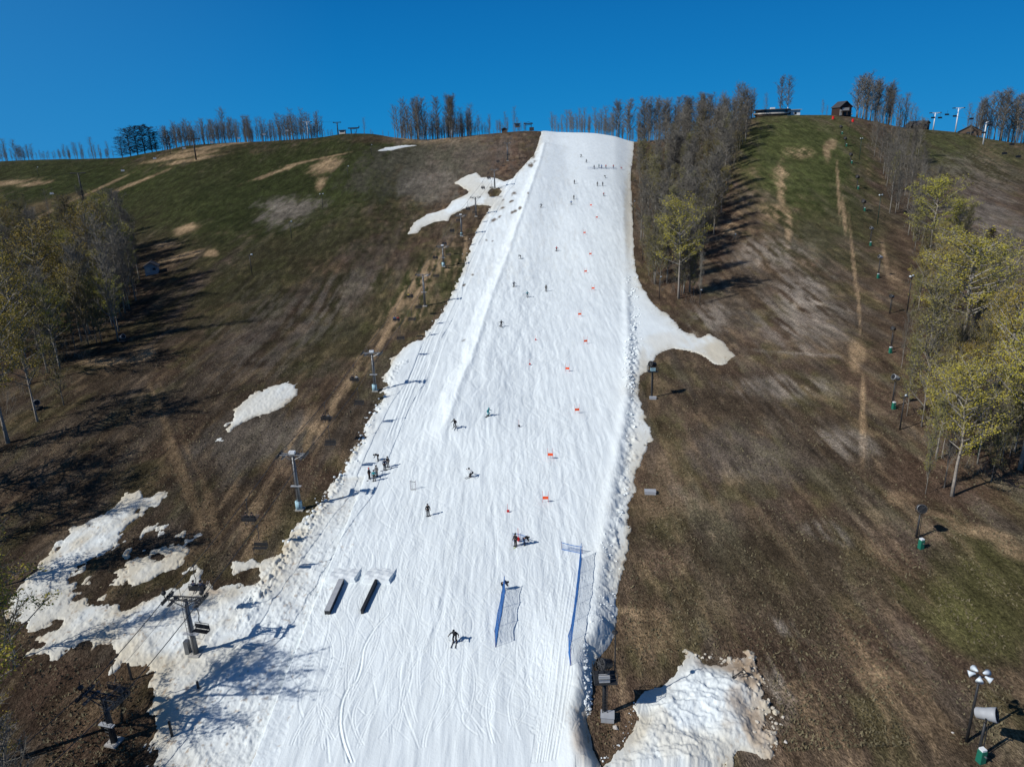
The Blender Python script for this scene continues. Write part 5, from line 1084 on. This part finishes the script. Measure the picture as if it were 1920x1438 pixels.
for px, py, r, lb in [(1154, 1366, .28, 'small white boulder below the equipment box of the big gun'), (1473, 1392, .18, 'small pale stone right of the dirty snow pile'), (1786, 1374, .12, 'tiny pale stone left of the green hydrant in the lower right corner')]:
    p = cast(px, py); m = MB(); rock((0, 0, r*.4), r, px, m); tag(m.obj('boulder', M_['stone'], None, False, tuple(p)), lb, 'stone')
p = at(1388, 1268); t = thing('steel_frame', 'dark angular steel frame half buried on top of the dirty snow pile', 'steel frame', tuple(p), .3)
m = MB(); m.tube([(-.8, 0, -.1), (-.8, 0, .9)], .04, 5); m.tube([(-.8, 0, .1), (.7, -.3, .1), (.7, .4, .1), (-.8, .1, .1)], .04, 5); m.tube([(.7, -.3, .1), (.3, 0, .7)], .04, 5); m.tube([(.7, .4, .1), (.3, 0, .7), (-.8, 0, .15)], .04, 5); m.obj('frame', M_['dark'], t)
for px, py, ty, lb in [(247, 1274, 1243, 'dark square post in front of the brown turf at lower left'), (372, 1290, 1277, 'short dark post in the dirty snow right of the square post'), (323, 1380, 1352, 'short dark post in the shaded snow near the lower left corner'), (48, 1422, 1385, 'dark post on the turf in the lower left corner')]:
    p = at(px, py); h = hpx(p, ty); t = thing('marker_post', lb, 'post', tuple(p)); MB().box((0, 0, h/2-.2), (.16, .16, h+.4)).obj('post', M_['dark'], t)

for o_ in list(scene.objects):
    if len(str(o_.get('label', '')).split()) > 16: print('LONG', o_.name, o_['label'])
tn = 60000; ty_ = 45+105*rs.rand(tn)**1.5; tx_ = (rs.rand(tn)*1.7-.85)*np.maximum(ty_, 45)
Tt, sd_, _d = Traw(tx_, ty_); ok = (sd_ < -.6); tx_, ty_ = tx_[ok], ty_[ok]; clump = fbm(tx_/3, ty_/6, 301, 3)+.5*rs.rand(len(tx_)); ok = clump > .12; tx_, ty_ = tx_[ok], ty_[ok]; tz_ = H(tx_, ty_)
n_t = len(tx_); hh = rs.uniform(.06, .26, n_t); an = rs.rand(n_t)*6.28; ww = rs.uniform(.05, .16, n_t); lx = rs.normal(0, .12, n_t); ly = rs.normal(0, .12, n_t)
A_ = np.stack([tx_-np.cos(an)*ww, ty_-np.sin(an)*ww, tz_-.03], 1); B_ = np.stack([tx_+np.cos(an)*ww, ty_+np.sin(an)*ww, tz_-.03], 1); C_ = np.stack([tx_+lx, ty_+ly, tz_+hh], 1); D_ = np.stack([tx_+lx-np.cos(an)*ww*.4, ty_+ly-np.sin(an)*ww*.4, tz_+hh*.8], 1)
Vt = np.stack([A_, B_, C_, D_], 1).reshape(-1, 3); Ft = np.arange(n_t*4).astype(np.int32)
me = bpy.data.meshes.new('grass_tufts'); me.vertices.add(len(Vt)); me.vertices.foreach_set('co', Vt.ravel()); me.loops.add(len(Ft)); me.loops.foreach_set('vertex_index', Ft); me.polygons.add(n_t); me.polygons.foreach_set('loop_start', np.arange(0, n_t*4, 4, dtype=np.int32))
try: me.polygons.foreach_set('loop_total', np.full(n_t, 4, np.int32))
except Exception: pass
me.update(calc_edges=True); me.materials.append(mat('dry_grass', (.14, .12, .070), .9, 0, .5, .35)); o = bpy.data.objects.new('grass_tufts', me); COL.objects.link(o); tag(o, 'short dry grass tufts on the brown meadows beside the snow', 'grass', kind='stuff')
# loose snow lumps along the rims of the run
rn = random.Random(3); m = MB(); m2 = MB()
Q = []
def scatter(pts, n, spread, r0, r1, mm):
    for _ in range(n):
        k = rn.randrange(len(pts)-1); f = rn.random(); a, b = pts[k], pts[k+1]; p = cast(a[0]+(b[0]-a[0])*f+rn.gauss(0, spread), a[1]+(b[1]-a[1])*f+rn.gauss(0, spread*.3)); Q.append((p, r0, r1, mm)); continue; r = r0+(r1-r0)*rn.random()**2.2
        rock((p[0], p[1], p[2]+r*.25), r, rn.random(), mm)
scatter([(540, 1025), (600, 945), (650, 880), (690, 800), (720, 745)], 200, 7, .05, .32, m)
scatter([(1186, 520), (1192, 580), (1186, 640), (1180, 700), (1184, 740)], 320, 6, .08, .42, m)
scatter([(1184, 740), (1176, 900), (1165, 1000)], 60, 5, .06, .25, m)
scatter([(1100, 1230), (1104, 1290), (1102, 1340)], 110, 4, .05, .26, m)
scatter([(1140, 1000), (1138, 1100), (1122, 1200)], 60, 12, .04, .18, m)
scatter([(1290, 1230), (1400, 1240), (1440, 1330), (1445, 1410)], 150, 13, .03, .20, m2)
scatter([(1200, 1310), (1165, 1390), (1125, 1430)], 30, 5, .03, .14, m)
scatter([(780, 650), (850, 560), (890, 440)], 60, 4, .06, .22, m)
TT = np.maximum(Traw(np.array([q[0][0] for q in Q]), np.array([q[0][1] for q in Q]))[0], 0)
for (p, r0, r1, mm), tz in zip(Q, TT):
    r = r0+(r1-r0)*rn.random()**2.2; rock((p[0], p[1], p[2]+tz+r*.2), r, rn.random(), mm)
tag(m.obj('snow_lumps', M_['snowm']), 'loose white snow lumps pushed up along the rims of the run', 'snow lumps', kind='stuff'); tag(m2.obj('dirty_snow_lumps', M_['dsnow']), 'dirty snow lumps heaped around the pile at lower right', 'snow lumps', kind='stuff')

# ------------------------------------------------------------------ second lift on the left hill, right-hand lift
def tee(px, py, ty, label, pm='steel', wd=3.0, group=None, name='lift_tower', base=None):
    p = at(px, py) if base is None else base; h = max(4, hpx(p, ty)); t = thing(name, label, 'lift tower', tuple(p), 0, group)
    MB().tube([(0, 0, -.6), (0, 0, h)], [.38, .26], 10).obj('shaft', M_[pm], t, True); MB().box((0, 0, h+.05), (wd*2, .35, .3)).tube([(-wd*.7, 0, h), (0, 0, h-1.2), (wd*.7, 0, h)], .08, 5).obj('crossarm', M_[pm], t)
    for s in (-1, 1):
        q = MB(); q.box((s*wd, 0, h-.1), (.2, 3.0, .25)); 
        for k in range(5): q.tube([(s*wd-.1, -1.3+k*.65, h+.1), (s*wd+.1, -1.3+k*.65, h+.1)], .2, 8)
        q.obj('sheave_train', M_['dark'], t)
    return p+np.array([0, 0, h])
gL = 'towers of the lift crossing the left hill'
L2 = [tee(157, 376, 325, 'tall lift tower above the left wood', 'dark', 2.6, gL), tee(368, 300, 261, 'T-shaped lift tower in front of the left skyline row', 'dark', 3, gL), tee(579, 262, 229, 'T-shaped lift tower at the right end of the left skyline row', 'grey', 2.4, gL), tee(634, 252, 230, 'lift tower with a pale lamp beside the station mound', 'dark', 2, gL)]
L2 = [np.array([-175, 225, L2[0][2]-2])]+L2
tag(MB().tube([tuple(q+np.array([0, 0, .1])) for q in L2], .03, 4).obj('haul_cable', M_['dark']), 'thin cable of the lift crossing the left hill', 'cable')
def simple_chairs(pts, line_off, labels, group, mm='grey', wdt=2.2):
    b = MB(); b.box((0, 0, -2.6), (wdt, .5, .14)).box((0, .25, -2.2), (wdt, .1, .75)); se = b.mesh('seat', M_[mm]); hm_ = MB().tube([(0, 0, 0), (0, .1, -1.2), (0, .25, -2.2)], .05, 5); hg_ = hm_.mesh('hanger', M_['dark'])
    for (px, py, ref), lb in zip(pts, labels):
        g = cast(px, py+18) if ref is None else None
        Y = g[1] if g is not None else ref; q = onplane(px, py, Y); t = thing('lift_chair', lb, 'lift chair', (q[0], q[1], q[2]+2.5), .2, group); inst(se, 'seat', t); inst(hg_, 'hanger', t)
simple_chairs([(6, 400, None), (97, 364, None), (230, 321, None), (290, 298, None), (345, 279, None), (397, 268, 410), (448, 260, 418), (495, 253, 420), (538, 246, 420)], 0,
              ['pale chair at the left border on the left hill', 'pale chair just above the left wood', 'pale chair over green turf left of the T tower', 'small chair before the pines on the left hill', 'small chair beside the T tower', 'small chair right of the T tower', 'small chair in the middle of the skyline row', 'small chair against the skyline row, third from its right end', 'small chair nearest the right end of the skyline row'], 'chairs of the lift crossing the left hill', 'grey', 1.6)
gR = 'pale towers of the lift on the right hill'
R2 = []
for px, ex, ty, lb in [(1748, 6, 212, 'pale T-shaped lift tower on the right skyline, left one'), (1790, 0, 203, 'pale T-shaped lift tower on the right skyline, right one')]:
    b = behind(px, ex); R2.append(tee(px, 0, ty, lb, 'white', 2.8, gR, base=b))
R2.append(tee(1843, 271, 229, 'pale leaning lift tower in front of the trees on the right hill', 'white', 1.2, gR))
e = onplane(1935, 262, 300); R2o = [R2[0], R2[2], e]; R3 = [R2[1]+np.array([2, 0, 0]), R2[2]+np.array([1.5, 0, 0]), e+np.array([6, 0, -1])]
simple_chairs([(1736, 237, 430), (1750, 222, 425), (1763, 222, 415), (1776, 216, 410), (1791, 219, 405), (1822, 224, 380), (1857, 236, 360), (1845, 250, 365), (1898, 272, 330), (1884, 289, 320), (1910, 295, 310)], 0,
              ['dark chair at the foot of the left pale tower', 'dark chair under the arm of the left pale tower', 'dark chair right of the left pale tower', 'dark chair between the two pale towers', 'dark chair under the right pale tower', 'dark chair between the right pale tower and the leaning one', 'dark chair right of the leaning pale tower top', 'dark chair at the middle of the leaning pale tower', 'dark chair over the straw streaks near the right border', 'lower dark chair over the straw streaks near the right border', 'dark chair at the right border of the picture'], 'dark chairs of the lift on the right hill', 'dark', 2.6)
tag(MB().tube([tuple(q) for q in R2o], .03, 4).obj('haul_cable', M_['dark']), 'thin left cable of the lift on the right hill', 'cable'); tag(MB().tube([tuple(q) for q in R3], .03, 4).obj('haul_cable', M_['dark']), 'thin right cable of the lift on the right hill', 'cable')

# ------------------------------------------------------------------ buildings
def gable(t, w, d, h, rh, wall='cream', roofm='roof', z0=0):
    m = MB(); m.box((0, 0, z0+h/2-.5), (w, d, h+1)); m.add([(-w/2, -d/2, z0+h), (w/2, -d/2, z0+h), (0, -d/2, z0+h+rh), (-w/2, d/2, z0+h), (w/2, d/2, z0+h), (0, d/2, z0+h+rh)], [(0, 1, 2), (5, 4, 3)]); m.obj('wall', M_[wall], t)
    r = MB(); e = .5; th = .22
    for s in (-1, 1):
        a, b = V((0, 0, z0+h+rh+.05)), V((s*(w/2+e), 0, z0+h-rh*e/(w/2)+.05)); vs = [a+V((0, -d/2-e, 0)), b+V((0, -d/2-e, 0)), b+V((0, d/2+e, 0)), a+V((0, d/2+e, 0))]
        r.add(vs+[v+V((0, 0, th)) for v in vs], [(0, 1, 2, 3), (7, 6, 5, 4), (0, 4, 5, 1), (1, 5, 6, 2), (2, 6, 7, 3), (3, 7, 4, 0)])
    r.obj('roof', M_[roofm], t)
# round lodge
p = behind(1443, 3); p[2] -= .2; t = thing('hilltop_lodge', 'long rounded dark lodge with a flat roof and white rear wing on the hilltop', 'building', tuple(p), -.1)
def ring(m, r0, r1, z0, z1, n=28, mi=0, a=1.9, b=1.0): m.add([(r0*a*math.cos(6.283*i/n), r0*b*math.sin(6.283*i/n), z0) for i in range(n)]+[(r1*a*math.cos(6.283*i/n), r1*b*math.sin(6.283*i/n), z1) for i in range(n)], [(i, (i+1) % n, n+(i+1) % n, n+i) for i in range(n)]+[tuple(range(n))[::-1], tuple(range(n, 2*n))], mi)
m = MB(); ring(m, 4.2, 5.2, -1.5, 1.2); m.obj('base_wall', M_['wood'], t); m = MB(); ring(m, 5.4, 5.4, 1.2, 1.9); m.obj('deck_parapet', M_['cream'], t); m = MB(); ring(m, 4.9, 4.9, 1.9, 3.3); m.obj('window_band', M_['glass'], t); m = MB(); ring(m, 5.8, 5.6, 3.3, 3.8); m.obj('roof', M_['roof'], t)
MB().box((.5, 0, 4.3), (2.4, 2.2, 1.0)).obj('roof_unit', M_['white'], t)
MB().box((12.5, 3, .8), (8, 6, 4.4)).obj('rear_wing', M_['white'], t); MB().box((12.2, 2.8, 3.15), (10, 7.5, .3)).obj('wing_roof', M_['grey'], t)
for x in (10.5, 13.8): MB().box((x, -.03, 1.2), (1.3, .1, 1.5)).obj('window', M_['dark'], t)
MB().tube([(9.2, 0, 3.2), (9.2, 0, 4.6)], .3, 8).obj('chimney', M_['white'], t)
for k in range(6): MB().tube([(-9+k*3.4, -5.1+abs(k-2.5)*.7, 1.2), (-9+k*3.4, -5.1+abs(k-2.5)*.7, 3.3)], .1, 5).obj('deck_post', M_['wood'], t)
# hut
p = behind(1573, 0); t = thing('ski_patrol_hut', 'steep-roofed wooden hut with red sides and a balcony on the hilltop', 'building', tuple(p), .25); gable(t, 8, 7, 4.6, 3.0, 'redw'); MB().box((0, -3.56, 3.4), (4.6, .1, 1.5)).obj('window', M_['cream'], t); MB().box((0, -4.3, 2.2), (7, 1.6, .2)).obj('balcony', M_['wood'], t)
MB().box((-3.2, -3.58, 1.6), (1.4, .12, 3.2)).obj('corner_panel', M_['cream'], t); MB().box((.8, -3.6, .9), (3.4, .14, 2.0)).obj('door', M_['dark'], t)
for x in (-3.2, 0, 3.2): MB().tube([(x, -5, 0), (x, -5, 2.2)], .1, 5).obj('balcony_post', M_['wood'], t)
# roofs beyond the right crest
for px, ex, w, d, h, rh, rz, wm, lb in [(1716, 14, 10, 8, 2.0, 2.6, .5, 'redw', 'low building with dark gabled roof and red gable behind the right skyline'), (1729, 8, 4, 5, 3.6, 1.2, .5, 'redw', 'small lift cabin with red front between the clump and the pale towers'), (1817, 8, 12, 10, 1.8, 3.2, -.5, 'wood', 'brown-roofed building right of the right pale tower')]:
    p = behind(px, ex); t = thing('hilltop_building', lb, 'building', tuple(p), rz); gable(t, w, d, h, rh, wm, 'roof'); MB().box((0, -d/2-.04, h*.6), (w*.3, .1, h*.4)).obj('window', M_['glass'], t)
# top stations of the lifts
p = behind(985, -2); t = thing('lift_cabin', 'dark raised operator cabin of the top lift station left of the run', 'building', tuple(p+np.array([-4.5, 0, 0])))
for x in (-1.1, 1.1):
    for y in (-1, 1): MB().tube([(x, y, -.5), (x, y, 2.2)], .1, 6).obj('leg', M_['wood'], t)
MB().box((0, 0, 3.1), (2.8, 2.6, 1.9)).obj('cabin_wall', M_['wood'], t); MB().box((0, 0, 4.2), (3.4, 3.2, .25)).obj('roof', M_['roof'], t); MB().box((0, -1.33, 3.3), (2.0, .08, .9)).obj('window', M_['glass'], t)
t = thing('lift_drive_station', 'dark bullwheel frame of the top lift station beside its operator cabin', 'lift station', tuple(p+np.array([2.0, 1, 0])))
m = MB()
for x in (-1.6, 1.6): m.tube([(x, 0, -.5), (x, 0, 4)], .16, 6)
m.box((0, 0, 4.0), (5.2, 1.6, .5)); m.tube([(0, 0, 3.2), (0, 0, 3.4)], 2.0, 16); m.tube([(-2.6, 0, 4.2), (0, 0, 5), (2.6, 0, 4.2)], .1, 5); m.obj('frame', M_['dark'], t); MB().box((1.8, -1, 1.0), (2.6, 2.2, 1.8)).obj('shed', M_['roof'], t)
p = behind(643, 0); t = thing('lift_cabin', 'small operator cabin with pale base on the mound of the left lift', 'building', tuple(p)); MB().box((0, 0, .8), (3.4, 2.6, 2.0)).obj('cabin_wall', M_['cream'], t); MB().box((0, 0, 2.0), (4.0, 3.2, .3)).obj('roof', M_['roof'], t); MB().box((0, -1.33, 1.3), (2.4, .08, .7)).obj('window', M_['glass'], t)
p = behind(664, 0); t = thing('lift_drive_station', 'dark flat bullwheel station right of the small cabin on the mound', 'lift station', tuple(p)); m = MB(); m.box((0, 0, 3.0), (6, 2.4, .6)); m.tube([(-1.5, 0, -.4), (-1.5, 0, 3)], .3, 6); m.tube([(1.0, 0, -.4), (2.2, 0, 3)], .15, 6); m.box((3.3, 0, 3.6), (.15, 2, 1.0)); m.obj('frame', M_['dark'], t); MB().tube([(0, 0, 2.4), (0, 0, 2.55)], 1.6, 16).obj('bullwheel', M_['steel'], t)
p = behind(946, -2); t = thing('lift_shed', 'tiny dark shed left of the hilltop lift cabin', 'building', tuple(p)); gable(t, 3, 2.6, 1.8, .7, 'wood')
# cabin at the edge of the left wood
p = cast(286, 512); t = thing('pump_house', 'small grey cabin with a pale front in the shade right of the left wood', 'building', tuple(p), .35); gable(t, 3.6, 4.6, 2.3, 1.1, 'grey', 'roof'); MB().box((-.9, -2.34, 1.2), (1.2, .08, 1.5)).obj('door', M_['cream'], t); MB().box((.9, -2.34, 1.5), (.8, .08, .7)).obj('window', M_['glass'], t)
for px, py, lb in [(231, 642, 'pale fan snow gun on the ground at the foot of the left wood'), (70, 768, 'pale fan snow gun on the ground near the left border')]:
    p = cast(px, py); t = thing('snow_gun', lb, 'snow gun', tuple(p)); MB().box((0, 0, .3), (1.3, 1.6, .2)).obj('sledge', M_['dark'], t); fan(t, 1.3, -2.2, .3, 1., 'grey')
